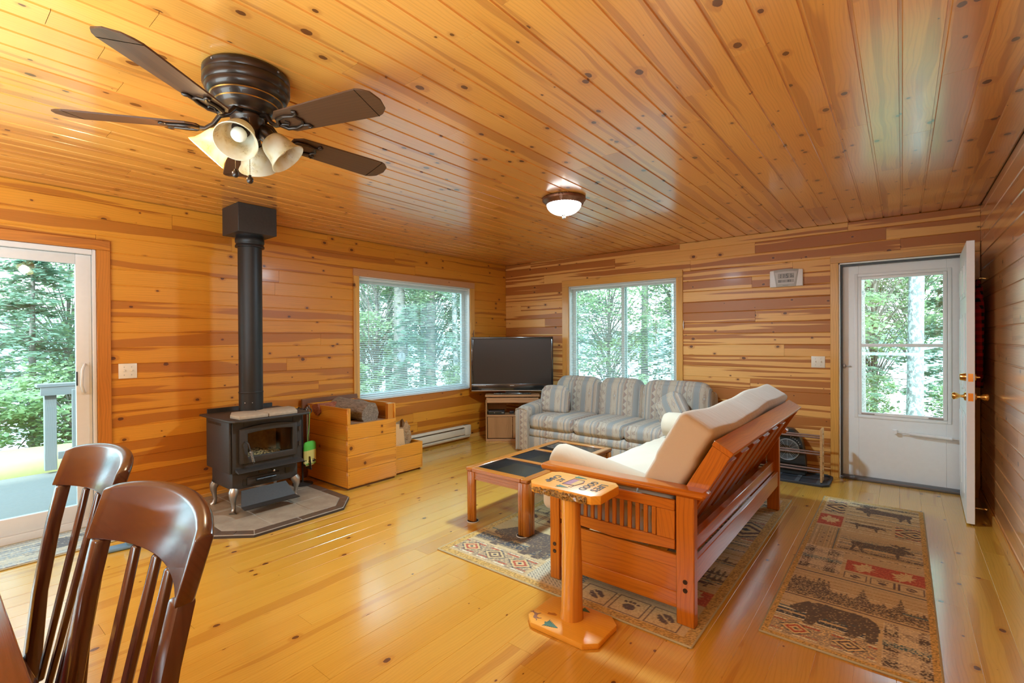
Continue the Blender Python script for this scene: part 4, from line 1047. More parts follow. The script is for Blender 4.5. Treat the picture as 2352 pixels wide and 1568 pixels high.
# ------------------------------------------------------------------ sofa
def fabric(name, axis='x', vax='z', period=.34, sh=0.0, dim=1.0):
    t = NT(name); o = t.n('ShaderNodeTexCoord').outputs['Object']; x, y, z = t.sep(o)[:3]
    s = {'x': x, 'y': y, 'z': z}[axis]
    v = t.math('ADD', z, t.math('MULTIPLY', y, -1.0)) if axis != 'y' else t.math('ADD', z, x)
    jag = t.math('MULTIPLY', t.math('SUBTRACT', t.noise(t.comb(t.math('MULTIPLY', s, 600), t.math('MULTIPLY', v, 40), 0.0), 1, 1), .5), .004)
    f = t.math('FRACT', t.math('ADD', t.math('DIVIDE', t.math('ADD', s, jag), period), sh))
    blue, grey, cream, tan, mauve, wht = srgb('7f8585'), srgb('8f8a82'), srgb('b0a28e'), srgb('978369'), srgb('876f62'), srgb('bfb6a8')
    stops = [(0, blue), (.09, wht), (.10, mauve), (.115, cream), (.15, tan), (.155, cream), (.30, tan), (.31, wht), (.325, blue), (.36, grey), (.375, mauve), (.385, cream),
             (.42, wht), (.46, blue), (.475, grey), (.52, blue), (.53, tan), (.545, cream), (.56, mauve), (.57, cream), (.70, mauve), (.71, tan), (.725, cream), (.74, blue), (.75, cream), (.86, grey), (.875, wht), (.885, tan), (.90, grey), (.93, blue)]
    rp = t.n('ShaderNodeValToRGB', {0: f}); cr = rp.color_ramp; cr.interpolation = 'CONSTANT'
    cr.elements[0].position = 0; cr.elements[0].color = (*stops[0][1], 1); cr.elements[1].position = stops[1][0]; cr.elements[1].color = (*stops[1][1], 1)
    for p, c in stops[2:]: e = cr.elements.new(p); e.color = (*c, 1)
    c = rp.outputs[0]
    def band(a, b): return t.math('MULTIPLY', t.math('GREATER_THAN', f, a), t.math('LESS_THAN', f, b))
    tri = t.math('ABSOLUTE', t.math('SUBTRACT', t.math('FRACT', t.math('MULTIPLY', v, 16)), .5))   # 0..0.5
    # zigzag triangles
    m = t.math('MULTIPLY', band(.565, .70), t.math('LESS_THAN', t.math('SUBTRACT', f, .565), t.math('MULTIPLY', tri, .24)))
    c = t.mix(m, c, mauve)
    m = t.math('MULTIPLY', band(.565, .70), t.math('LESS_THAN', t.math('ABSOLUTE', t.math('SUBTRACT', t.math('SUBTRACT', f, .565), t.math('MULTIPLY', tri, .24))), .006))
    c = t.mix(m, c, srgb('6e7a84'))
    # woven block motif
    bx = t.math('SNAP', f, .012); bz = t.math('SNAP', v, .008)
    dm = t.math('ADD', t.math('ABSOLUTE', t.math('SUBTRACT', bx, .228)), t.math('MULTIPLY', t.math('ABSOLUTE', t.math('SUBTRACT', t.math('FRACT', t.math('MULTIPLY', bz, 5.2)), .5)), .16))
    nz = t.n('ShaderNodeTexWhiteNoise', {'Vector': t.comb(bx, bz, 0.0)}, noise_dimensions='2D').outputs[0]
    m = t.math('MULTIPLY', band(.155, .30), t.math('LESS_THAN', dm, t.math('ADD', .035, t.math('MULTIPLY', nz, .03))))
    c = t.mix(t.math('MULTIPLY', m, .75), c, srgb('96816f'))
    m = t.math('MULTIPLY', band(.155, .30), t.math('LESS_THAN', dm, t.math('MULTIPLY', nz, .025)))
    c = t.mix(m, c, srgb('a9b0b0'))
    m = t.math('MULTIPLY', band(.75, .86), t.math('GREATER_THAN', t.math('ADD', nz, t.math('MULTIPLY', t.math('SINE', t.math('MULTIPLY', bz, 75)), .4)), .72))
    c = t.mix(t.math('MULTIPLY', m, .8), c, srgb('7d665c'))
    # little herringbone stripe
    m = t.math('MULTIPLY', band(.42, .46), t.math('GREATER_THAN', t.math('FRACT', t.math('ADD', t.math('MULTIPLY', v, 90), t.math('MULTIPLY', f, 60))), .5))
    c = t.mix(m, c, srgb('9c8a7c'))
    th = t.noise(t.comb(t.math('MULTIPLY', s, 260), t.math('MULTIPLY', v, 1200), 0.0), 1, 2)
    th2 = t.noise(t.comb(t.math('MULTIPLY', s, 900), t.math('MULTIPLY', v, 30), 0.0), 1, 2)
    c = t.mix(t.math('MULTIPLY', t.smooth(th2, .35, .75), .28), c, srgb('837466'))
    c = t.mix(t.math('MULTIPLY', th, .22), c, srgb('d8d2c6'))
    t.bsdf(color=c, rough=.88, sheen=.15, normal=t.bump(t.math('ADD', th, t.math('MULTIPLY', t.noise(o, 7, 2), 4)), .25, .004)); return t.m
M_sx = fabric('sofa_stripe_fabric'); M_sy = fabric('sofa_arm_fabric', 'y', sh=.3)
S0, S1 = -3.606, -1.470; SF, SBk = 4.545, 5.50
so = thing('striped_sofa', 'three-seat sofa in blue and beige southwestern stripe under the back window', 'sofa', ((S0+S1)/2, 5.0, 0))
put('base', G().box(S0+.15, S1-.15, SF+.045, SBk-.05, .03, .20), M_sx, so, bevel=.01)
g = cushion(S1-S0-.29, .12, .105, .045, .006, 20).xf(Matrix.Translation(((S0+S1)/2, SF+.085, .245)))
put('front_band', g, M_sx, so, smooth=True)
put('skirt', G().box(S0+.155, S1-.155, SF+.03, SF+.05, .025, .20), M_sx, so, bevel=.006)
for (x, y) in ((S0+.08, SF+.10), (S1-.08, SF+.10), (S0+.08, SBk-.10), (S1-.08, SBk-.10)):
    put('foot', G().lathe([(.025, 0), (.03, .035)], 10, (x, y, 0)), M_black, so)
def arm(x0, s):
    """s=+1: inner side faces +x"""
    xin = x0+s*.165
    a, b = min(x0, xin), max(x0, xin)
    path = []; g = G()
    # arm body: front lower, rising to the back
    N = 10; vs = []; fs = []
    prof = lambda top, y: [(a, .03), (b, .03), (b+(.01 if s > 0 else 0), top-.09), (b+(.012 if s > 0 else 0), top-.05), (b, top-.015), ((a+b)/2+.03, top), ((a+b)/2-.03, top), (a, top-.015), (a-(.012 if s < 0 else 0)-.006, top-.05), (a-(.01 if s < 0 else 0), top-.09)]
    m = None
    for k in range(N+1):
        y = SF+(SBk-.03-SF)*k/N; top = .545+.075*min(1, k/N*1.35)-(.02 if k == 0 else 0)
        p = prof(top, y); m = len(p); vs += [(q[0], y, q[1]) for q in p]
    for k in range(N):
        for i in range(m): j = (i+1) % m; fs.append((k*m+i, k*m+j, (k+1)*m+j, (k+1)*m+i))
    fs += [tuple(range(m)), tuple(range(N*m, N*m+m))[::-1]]
    me = G().add(vs, fs).mesh('armrest', .012, 2); me.materials.append(M_sy); me.materials.append(M_sx)
    for p in me.polygons:
        if abs(p.normal.y) > .7: p.material_index = 1
    o = bpy.data.objects.new('armrest', me); link(o, so)
    # piping round the front of the arm
    pr_ = prof(.525, 0); put('piping', G().tube([(q[0], SF-.002, q[1]) for q in pr_[1:]+pr_[:1]], .006, 6), M_sx, o, smooth=True)
arm(S0, 1); arm(S1, -1)
cw = (S1-S0-.33)/3
for k in range(3):
    xc = S0+.165+cw*(k+.5)
    g = cushion(cw-.004, .66, .155, .055, .016, 16, seed=k).xf(Matrix.Translation((xc, SF+.345, .372)))
    put('seat_cushion', g, M_sx, so, smooth=True)
bxs = [(-3.50, -2.885), (-2.878, -2.328), (-2.321, -1.575)]
for k, (a, b) in enumerate(bxs):
    g = cushion(b-a, .24, .50, .10, .03, 18, seed=k+4)
    g.xf(Matrix.Translation(((a+b)/2, 5.315, .60)) @ Matrix.Rotation(R_(-9), 4, 'X'))
    put('back_cushion', g, M_sx, so, smooth=True)
put('back_frame', cushion(S1-S0-.16, .16, .70, .06, .004, 12).xf(Matrix.Translation(((S0+S1)/2, 5.43, .42))), M_sx, so, smooth=True)
t = thing('throw_pillow', 'square striped throw pillow leaning at the left end of the patterned sofa', 'pillow', (-3.30, 4.93, .595)); t['group'] = 'striped pillows on the sofa'
t.rotation_euler = (R_(-10), R_(0), R_(4))
put('pillow_body', cushion(.36, .12, .31, .05, .035, 14), M_sx, t, local=True, smooth=True)
t = thing('throw_pillow', 'striped throw pillow tipped on its corner at the right end of the patterned sofa', 'pillow', (-1.875, 4.98, .60)); t['group'] = 'striped pillows on the sofa'
t.rotation_euler = (R_(-14), R_(-33), R_(-4))
put('pillow_body', cushion(.31, .13, .27, .05, .04, 14), M_sx, t, local=True, smooth=True)

# ------------------------------------------------------------------ coffee table
M_cf = pine('honey_oak', light=(.48, .17, .018), mid=(.39, .12, .010), heart=(.28, .075, .007), hamt=.15, knots=.02, rough=.28, coat=.5, grain=1.5)
CX0, CX1, CY0, CY1, CZ = -2.535, -1.96, 2.585, 3.81, .400
ct = thing('coffee_table', 'honey oak coffee table with three smoked glass insets', 'coffee table', ((CX0+CX1)/2, (CY0+CY1)/2, 0))
RZ = .009
rw = .062
lin('side_rail', CX0, CX0+rw, CY0, CY1, CZ-.028, CZ, M_cf, ct, bevel=.007); lin('side_rail', CX1-rw, CX1, CY0, CY1, CZ-.028, CZ, M_cf, ct, bevel=.007)
third = (CY1-CY0-2*rw-2*.05)/3
ysx = [CY0+rw+k*(third+.05) for k in range(3)]
lin('end_rail', CX0+rw, CX1-rw, CY0, CY0+rw, CZ-.028, CZ, M_cf, ct, bevel=.004); lin('end_rail', CX0+rw, CX1-rw, CY1-rw, CY1, CZ-.028, CZ, M_cf, ct, bevel=.004)
for k in range(2): lin('cross_rail', CX0+rw, CX1-rw, ysx[k]+third, ysx[k]+third+.05, CZ-.028, CZ-.001, M_cf, ct, bevel=.003)
for k in range(3):
    put('glass_inset', box(CX0+rw-.004, CX1-rw+.004, ysx[k]-.004, ysx[k]+third+.004, CZ-.012, CZ-.006), M_smoke, ct)
    put('glass_bead', ring_prism([(CX0+rw-.001, ysx[k]-.001), (CX1-rw+.001, ysx[k]-.001), (CX1-rw+.001, ysx[k]+third+.001), (CX0+rw-.001, ysx[k]+third+.001)], [(CX0+rw+.004, ysx[k]+.004), (CX1-rw-.004, ysx[k]+.004), (CX1-rw-.004, ysx[k]+third-.004), (CX0+rw+.004, ysx[k]+third-.004)], 0, .001).xf(Matrix(((0, 1, 0, 0), (0, 0, 1, 0), (1, 0, 0, CZ-.0052), (0, 0, 0, 1)))), M_black, ct)
for (a, b, c_, d_) in ((CX0+.012, CX0+.03, CY0+.05, CY1-.05), (CX1-.03, CX1-.012, CY0+.05, CY1-.05), (CX0+.05, CX1-.05, CY0+.012, CY0+.03), (CX0+.05, CX1-.05, CY1-.03, CY1-.012)):
    lin('apron', a, b, c_, d_, CZ-.085, CZ-.028, M_cf, ct, bevel=.002)
    for q in range(3):
        e = .003
        lin('apron_bead', a-e, b+e, c_-e if b-a > .1 else c_, d_+e if b-a > .1 else d_, CZ-.078+.018*q, CZ-.072+.018*q, M_cf, ct, bevel=.001)
pads = []
for (x, y, sx, sy) in ((CX0, CY0, 1, 1), (CX1, CY0, -1, 1), (CX0, CY1, 1, -1), (CX1, CY1, -1, -1)):
    onrug = x > -2.3
    z0 = RZ+.006 if onrug else .007
    g = G()
    g.prism([(x+sx*.0, y+sy*.018), (x+sx*.018, y), (x+sx*.078, y), (x+sx*.085, y+sy*.008), (x+sx*.085, y+sy*.026), (x+sx*.030, y+sy*.026), (x+sx*.030, y+sy*.085), (x, y+sy*.085)], z0, CZ-.028, 'z')
    for q in (.045, .062): g.tube([(x+sx*q, y-sy*.001, z0), (x+sx*q, y-sy*.001, CZ-.03)], .004, 6)
    for q in (.045, .062): g.tube([(x-sx*.001, y+sy*q, z0), (x-sx*.001, y+sy*q, CZ-.03)], .004, 6)
    M_cfz = bpy.data.materials.get('honey_oak_leg') or pine('honey_oak_leg', light=(.48, .17, .018), mid=(.39, .12, .010), heart=(.28, .075, .007), hamt=.15, knots=.02, rough=.28, coat=.5, grain=1.5, axis='z')
    put('leg', g, M_cfz, ct, bevel=.003, seg=1)
    pads.append((x+sx*.055, y+sy*.02 if sy > 0 else y-.03, z0-.006))
for k, (x, y, z) in enumerate(pads):
    t = thing('floor_slider', ['black felt slider disc under the left near coffee table leg', 'black felt slider disc under the near coffee table leg on the rug', 'black felt slider disc under the far left coffee table leg', 'black felt slider disc under the far right coffee table leg'][k], 'slider', (x, y, z)); t['group'] = 'felt discs under the coffee table legs'
    put('disc', G().lathe([(.0, 0), (.042, 0), (.042, .006), (.0, .006)], 20), M_black, t, local=True)
    put('rim', G().lathe([(.042, 0), (.044, .001), (.044, .006), (.042, .0065)], 20, cap=False), M_white, t, local=True)

# ------------------------------------------------------------------ futon
M_fu = pine('futon_oak_x', light=(.52, .16, .009), mid=(.44, .115, .005), heart=(.31, .075, .004), hamt=.12, knots=.04, rough=.3, coat=.35, grain=1.5)
M_fz = pine('futon_oak_z', light=(.52, .16, .009), mid=(.44, .115, .005), heart=(.31, .075, .004), hamt=.12, knots=.04, rough=.3, coat=.35, grain=1.5, axis='z')
fu = thing('futon', 'mission style oak futon sofa frame with slatted arms', 'futon', (-1.14, 3.25, RZ))
FXa, FXb = -1.545, -.745
def end(yn, yf, near):
    c = (yn+yf)/2; zt = .612
    lin('post', FXa, FXa+.062, yn, yf, RZ, zt, M_fu, fu, bevel=.004); lin('post', FXb-.085, FXb, yn, yf, RZ, zt, M_fu, fu, bevel=.004)
    lin('armrest', -1.60, -.69, yn-.02, yf+.035, zt, zt+.036, M_fu, fu, bevel=.013)
    a, b = FXa+.062, FXb-.085
    p0, p1 = c-.012, c+.012
    lin('bottom_rail', a, b, p0, p1, .075, .15, M_fu, fu, bevel=.003)
    lin('end_panel', a, b, p0+.006, p1-.006, .15, .265, M_fu, fu, bevel=.001)
    lin('middle_rail', a, b, p0, p1, .265, .325, M_fu, fu, bevel=.003)
    # slatted swing-up magazine rack panel
    q0, q1 = p0-.012, p0+.006
    pr = [(a+.006, .352), (b-.006, .345), (b-.006, .585), (a+.006, .585)]
    zb, zt2 = .40, .535
    sl = 12; x0_, x1_ = a+.05, b-.095
    lin('rack_top_rail', a+.006, b-.006, q0, q1, zt2, .585, M_fu, fu, bevel=.003)
    N = 8; low = [(a+.006+(b-a-.012)*k/N, .335+.018*abs(2*k/N-1)) for k in range(N+1)]
    put('rack_bottom_rail', G().prism(low+[(b-.006, zb), (a+.006, zb)], q0, q1, 'y'), M_fu, fu, bevel=.003, seg=1)
    lin('rack_stile', a+.006, a+.05, q0, q1, zb, zt2, M_fu, fu, bevel=.002); lin('rack_stile', x1_+.0, b-.006, q0, q1, zb, zt2, M_fu, fu, bevel=.002)
    pitch = (x1_-x0_)/sl
    for k in range(sl):
        xx = x0_+pitch*(k+.42)
        lin('slat', xx, xx+pitch*.5, q0+.003, q1-.003, zb, zt2, M_fu, fu, bevel=.002)
    yy = yn-.0012 if near else yn-.0012
    g = G()
    for xx, zz in ((FXa+.031, .205), (FXa+.031, .165), (FXb-.042, .215), (FXb-.042, .175)): g.lathe([(.011, 0), (.011, .0022), (.006, .003), (0, .0015)], 12, (xx, yn, zz), Matrix.Rotation(PI/2, 4, 'X'))
    put('bolt', g, plain('dark_bolt', (.06, .035, .02), .4, .7), fu)
end(2.248, 2.296, True); end(4.205, 4.253, False)
lin('rear_stretcher', FXb-.03, FXb-.006, 2.296, 4.205, .20, .31, M_fu, fu, bevel=.003); lin('rear_stretcher_cap', FXb-.075, FXb-.035, 2.296, 4.205, .31, .385, M_fu, fu, bevel=.003)
lin('front_stretcher', FXa+.02, FXa+.05, 2.296, 4.205, .18, .31, M_fu, fu, bevel=.003)
lin('storage_rail', FXb-.05, FXb-.03, 2.75, 3.75, .165, .20, M_fu, fu, bevel=.002)
# back frame: a leaning grille
bt = Vector((-.612, 0, .822)); bb_ = Vector((-.90, 0, .33)); bd_ = (bt-bb_).normalized(); bn = Vector((bd_.z, 0, -bd_.x)); Lb = (bt-bb_).length
def lean(name, y0_, y1_, s0, s1, n0, n1, along_y):
    """board in the leaning plane; s along the slope from the bottom, n behind the plane"""
    c = bb_+bd_*((s0+s1)/2)+bn*((n0+n1)/2); c.y = (y0_+y1_)/2
    th = math.atan2(bd_.x, bd_.z)
    L, S, Nn = y1_-y0_, s1-s0, n1-n0
    if along_y: g = box(-L/2, L/2, -Nn/2, Nn/2, -S/2, S/2); Mx = Matrix.Rotation(th, 4, 'Y') @ Matrix.Rotation(-PI/2, 4, 'Z')
    else: g = box(-S/2, S/2, -L/2, L/2, -Nn/2, Nn/2); Mx = Matrix.Rotation(th-PI/2, 4, 'Y')
    me = g.mesh(name, .003, 1); me.materials.append(M_fu); o = bpy.data.objects.new(name, me); COL.objects.link(o); o.parent = fu
    o.matrix_local = Matrix.Translation(c-Vector((-1.14, 3.25, RZ))) @ Mx
lean('back_top_rail', 2.342, 4.123, Lb-.115, Lb, -.055, -.02, True)
lean('back_cap_rail', 2.300, 4.165, Lb-.006, Lb+.020, -.078, .018, True)
lean('back_stile', 2.305, 2.34, -.12, Lb-.006, -.075, .014, False); lean('back_stile', 4.125, 4.16, -.12, Lb-.006, -.075, .014, False)
lean('back_panel', 2.34, 4.125, -.12, Lb-.01, -.070, -.062, True)
lean('back_bottom_rail', 2.342, 4.123, -.12, -.05, -.055, -.02, True)
for k in range(6):
    y = 2.50+k*.268; lean('back_slat', y, y+.150, -.10, Lb-.1, -.024, .002, False)
lin('seat_deck', -1.52, -.80, 2.31, 4.19, .325, .335, M_fu, fu, bevel=.001)
for k in range(8):
    y = 2.42+k*.225; lin('seat_slat', -1.52, -.95, y, y+.07, .315, .333, M_fu, fu, bevel=.002)
lin('seat_rail', -1.56, -1.525, 2.31, 4.19, .285, .335, M_fu, fu, bevel=.003); lin('seat_rail', -.95, -.915, 2.31, 4.19, .285, .335, M_fu, fu, bevel=.003)

def linen(name, c, wr=.5):
    t = NT(name); o = t.n('ShaderNodeTexCoord').outputs['Object']
    big = t.noise(o, 5, 3, .6, .8); fine = t.noise(o, 420, 2); x, y, z = t.sep(o)[:3]
    crease = t.noise(t.comb(t.math('MULTIPLY', x, 5), t.math('MULTIPLY', y, 16), t.math('MULTIPLY', z, 5)), 1, 3, .6, 1.5)
    cc = t.mix(t.math('MULTIPLY', fine, .5), c, tuple(a*.78 for a in c))
    h = t.math('ADD', t.math('MULTIPLY', crease, wr*2.2), t.math('ADD', t.math('MULTIPLY', fine, .03), big))
    t.bsdf(color=cc, rough=.92, sheen=.2, normal=t.bump(h, .4, .012)); return t.m
M_lin = linen('beige_linen', (.57, .485, .375), .3); M_lin2 = linen('beige_linen_smooth', (.56, .48, .36), .05)
ft = thing('futon_mattress', 'folded beige futon mattress covering seat and back of the oak frame', 'mattress', (-1.2, 3.25, .34))
g = cushion(.72, 1.87, .155, .055, .014, 26, wr=.006, seed=1).xf(Matrix.Translation((-1.30, 3.25, .418)))
put('seat_section', g, M_lin, ft, smooth=True)
Lm = .575; g = cushion(.185, 1.84, Lm, .032, .004, 26, wr=.0, seed=2)
cm = bb_+bd_*(.305)-bn*(.155+.018)
g.xf(Matrix.Translation((cm.x, 3.25, cm.z+.018)) @ Matrix.Rotation(math.atan2(bd_.x, bd_.z), 4, 'Y'))
for i, v in enumerate(g.v):   # uneven padded top edge
    if v[2] > .75: g.v[i] = (v[0]+.008*math.sin(v[1]*5), v[1], v[2]+.009*math.sin(v[1]*3.4+1)+.004*math.sin(v[1]*11))
bs = put('back_section', g, M_lin, ft, smooth=True)
def bolster(name, label, y, z, x0_, x1_, r, tilt=0):
    t = thing(name, label, 'bolster', ((x0_+x1_)/2, y, z)); t['group'] = 'beige bolsters on the futon'
    L = x1_-x0_; prof = [(0, -L/2), (r*.55, -L/2+.004), (r*.86, -L/2+.02), (r*.98, -L/2+.05), (r, -L/2+.1), (r*1.02, 0), (r, L/2-.1), (r*.98, L/2-.05), (r*.86, L/2-.02), (r*.55, L/2-.004), (0, L/2)]
    g = G().lathe(prof, 28, M=Matrix.Rotation(R_(90+tilt), 4, 'Y'), cap=False)
    put('bolster_body', g, M_lin2, t, local=True, smooth=True)
bolster('bolster_pillow', 'beige bolster pillow against the far futon arm near the sofa', 4.07, .608, -1.61, -1.0, .108)
bolster('bolster_pillow', 'beige bolster pillow against the near futon arm by the log table', 2.43, .575, -1.64, -1.0, .102, 11)

# ------------------------------------------------------------------ log side table
M_log = pine('peeled_log', light=(.72, .34, .05), mid=(.62, .24, .025), heart=(.36, .12, .02), hamt=.3, knots=.3, axis='z', rough=.25, coat=.6, vs=1.6, kcol=(.10, .03, .01))
M_brd = pine('yellow_board', light=(.78, .39, .045), mid=(.70, .30, .025), heart=(.5, .2, .03), hamt=.1, knots=.05, rough=.42, coat=.12, grain=.6)
lt = thing('log_side_table', 'small rustic side table with log post and carved lettered top', 'side table', (-1.22, 1.985, 0))
def octo(x0_, x1_, y0_, y1_, c): return [(x0_+c, y0_), (x1_-c, y0_), (x1_, y0_+c), (x1_, y1_-c), (x1_-c, y1_), (x0_+c, y1_), (x0_, y1_-c), (x0_, y0_+c)]
basep = [(-1.355, 1.808), (-1.083, 1.812), (-1.028, 1.862), (-1.028, 2.035), (-1.077, 2.085), (-1.363, 2.087), (-1.405, 2.06), (-1.405, 1.857)]
put('base_board', G().prism(basep, 0, .026, 'z'), M_brd, lt, bevel=.004)
g = G(); n = 24; vs = []; fs = []
zs = [.026+.575*k/14 for k in range(15)]
for k, z in enumerate(zs):
    r = .050-.006*(z/.6)+(.004 if k == 0 else 0)
    for i in range(n):
        a = 2*PI*i/n; rr = r*(1+.03*math.sin(2*a+z*5)+.015*math.sin(5*a+z*9)); vs.append((-1.228+.004*math.sin(z*7)+rr*math.cos(a), 1.965+rr*math.sin(a), z))
for k in range(len(zs)-1):
    for i in range(n): j = (i+1) % n; fs.append((k*n+i, k*n+j, (k+1)*n+j, (k+1)*n+i))
fs += [tuple(range(n))[::-1], tuple(range((len(zs)-1)*n, len(zs)*n))]
put('log_post', G().add(vs, fs), M_log, lt, smooth=True)
TX0, TX1, TY0, TY1, TZ = -1.458, -1.057, 1.908, 2.172, .64
top = [(TX0+.04, TY0), (TX1-.035, TY0+.005), (TX1, TY0+.035), (TX1-.004, TY1-.045), (TX1-.038, TY1-.005), (TX0+.04, TY1), (TX0, TY1-.03), (TX0+.002, TY0+.045)]
tp = put('table_top', G().prism(top, TZ-.040, TZ, 'z'), M_brd, lt, bevel=.003)
# bark edge along the near side
N = 30; vs = []; fs = []; rr = random.Random(5)
for k in range(N+1):
    s = k/N; x = TX0+.012+(TX1-.055-TX0-.012)*s; y = TY0+.030*(1-min(1, s*7))+.004
    for (dy, dz) in ((.004, -.004), (-.004, -.010), (-.012, -.020), (-.012, -.032), (-.002, -.044), (.02, -.046)):
        vs.append((x, y+dy*(1+rr.uniform(-.5, .7))+.002, TZ+dz+rr.uniform(-.0035, .0035)))
for k in range(N):
    for i in range(5): fs.append((k*6+i, k*6+i+1, (k+1)*6+i+1, (k+1)*6+i))
fs += [tuple(range(6)), tuple(range(N*6, N*6+6))]
tn = NT('golden_bark'); o_ = tn.n('ShaderNodeTexCoord').outputs['Object']; nn = tn.noise(o_, 90, 4, .7)
tn.bsdf(color=tn.mix(tn.smooth(nn, .38, .62), (.10, .045, .012), (.50, .30, .07)), rough=.45, normal=tn.bump(nn, 1, .008), coat=.4)
put('bark_edge', G().add(vs, fs), tn.m, lt)
def text(s, size, loc, mat, parent, rz=0, ext=.0006, name='lettering'):
    c = bpy.data.curves.new(name, 'FONT'); c.body = s; c.size = size; c.extrude = ext; c.align_x = 'CENTER'; c.align_y = 'CENTER'; c.offset = .0006
    c.materials.append(mat); o = bpy.data.objects.new(name, c); COL.objects.link(o); bpy.context.view_layer.update()
    me = bpy.data.meshes.new_from_object(o.evaluated_get(bpy.context.evaluated_depsgraph_get())); bpy.data.objects.remove(o)
    o = bpy.data.objects.new(name, me); o.location = loc; link(o, parent); o.rotation_euler = (0, 0, rz); return o
M_burn = plain('woodburned', (.04, .018, .006), .5)
for s, x, sz in (("LIFE'S", -1.122, .052), ('GOOD', -1.178, .050), ('AT', -1.338, .046), ('CAMP', -1.384, .048)):
    text(s, sz, (x, 2.042, TZ+.0008), M_burn, tp, rz=-PI/2)
def poly_on(pts, M2, z0_, z1_): return G().prism([tuple((M2 @ Vector((p[0], p[1], 0)))[:2]) for p in pts], z0_, z1_, 'z')
def pine_shape(n=6, w_=.5):
    L = [(0, 1)]
    for k in range(n):
        y = 1-(k+1)/n*.9; a = w_*(k+1.2)/n; L += [(a, y), (a*.55, y+.02)]
    R1 = [(-x, y) for x, y in L[1:]][::-1]
    return L+[(.06, .09), (.06, 0), (-.06, 0), (-.06, .09)]+R1
M_grn = plain('painted_green', (.03, .12, .06), .4)
def mark(pts, cx, cy, s, rz, z, mat, par, name):
    M2 = Matrix.Translation((cx, cy, 0)) @ Matrix.Rotation(rz, 4, 'Z') @ Matrix.Scale(s, 4)
    return put(name, poly_on(pts, M2, z, z+.0008), mat, par)
mark(pine_shape(7, .32), -1.305, 1.957, .068, -PI/2, TZ+.0002, M_grn, tp, 'painted_tree')
mark(pine_shape(7, .32), -1.305, 2.132, .068, -PI/2, TZ+.0002, M_grn, tp, 'painted_tree')
g = poly_on([(-.06, -.04), (.055, -.045), (.05, .03), (-.02, .045), (-.06, .03)], Matrix.Translation((-1.258, 2.045, 0)) @ Matrix.Rotation(-PI/2, 4, 'Z') @ Matrix.Scale(.85, 4), TZ+.0002, TZ+.0008)
put('painted_cabin', g, plain('painted_plum', (.33, .12, .16), .4), tp)
g = poly_on([(-.055, .0), (.045, .0), (.045, .03), (-.02, .04), (-.055, .03)], Matrix.Translation((-1.258, 2.045, 0)) @ Matrix.Rotation(-PI/2, 4, 'Z') @ Matrix.Scale(.85, 4), TZ+.0009, TZ+.0013)
put('painted_roof', g, plain('painted_gold', (.62, .36, .06), .4), tp)
g = G()
for a, b in (((-.062, -.042), (.058, -.047)), ((.058, -.047), (.052, .032)), ((-.062, .032), (-.062, -.042)), ((-.062, .032), (-.02, .048)), ((-.02, .048), (.052, .032)), ((.052, .03), (.085, .03)), ((.085, .03), (.085, .012))):
    f = lambda p: (-1.258+p[1]*.85, 2.045-p[0]*.85, TZ+.001)
    g.tube([f(a), f(b)], .0011, 4)
put('burned_outline', g, M_burn, tp)
mark(pine_shape(7, .42), -1.304, 1.85, .076, R_(-93), .0262, M_grn, lt, 'painted_tree')
mark(pine_shape(7, .42), -1.225, 2.054, .05, R_(-97), .0262, M_grn, lt, 'painted_tree')
deer = [(-.5, .15), (-.35, .28), (.05, .3), (.25, .42), (.36, .62), (.30, .78), (.40, .74), (.44, .9), (.48, .72), (.62, .62), (.60, .54), (.44, .50), (.38, .28), (.34, .1), (.52, -.18), (.46, -.22), (.22, .02), (.05, .02), (-.18, .0), (-.30, -.28), (-.22, -.5), (-.30, -.5), (-.42, -.26), (-.40, .0), (-.6, -.2), (-.78, -.22), (-.76, -.15), (-.6, -.1), (-.52, .02)]
mark(deer, -1.362, 1.872, .052, R_(105), .0262, plain('burned_brown', (.22, .08, .015), .5), lt, 'painted_deer')
put('painted_antlers', poly_on([(-.35, -.1), (.35, -.16), (.45, 0), (.2, .2), (-.1, .12), (-.3, .16)], Matrix.Translation((-1.315, 1.925, 0)) @ Matrix.Rotation(R_(20), 4, 'Z') @ Matrix.Scale(.06, 4), .0262, .0268), plain('burned_light', (.42, .15, .02), .5), lt)

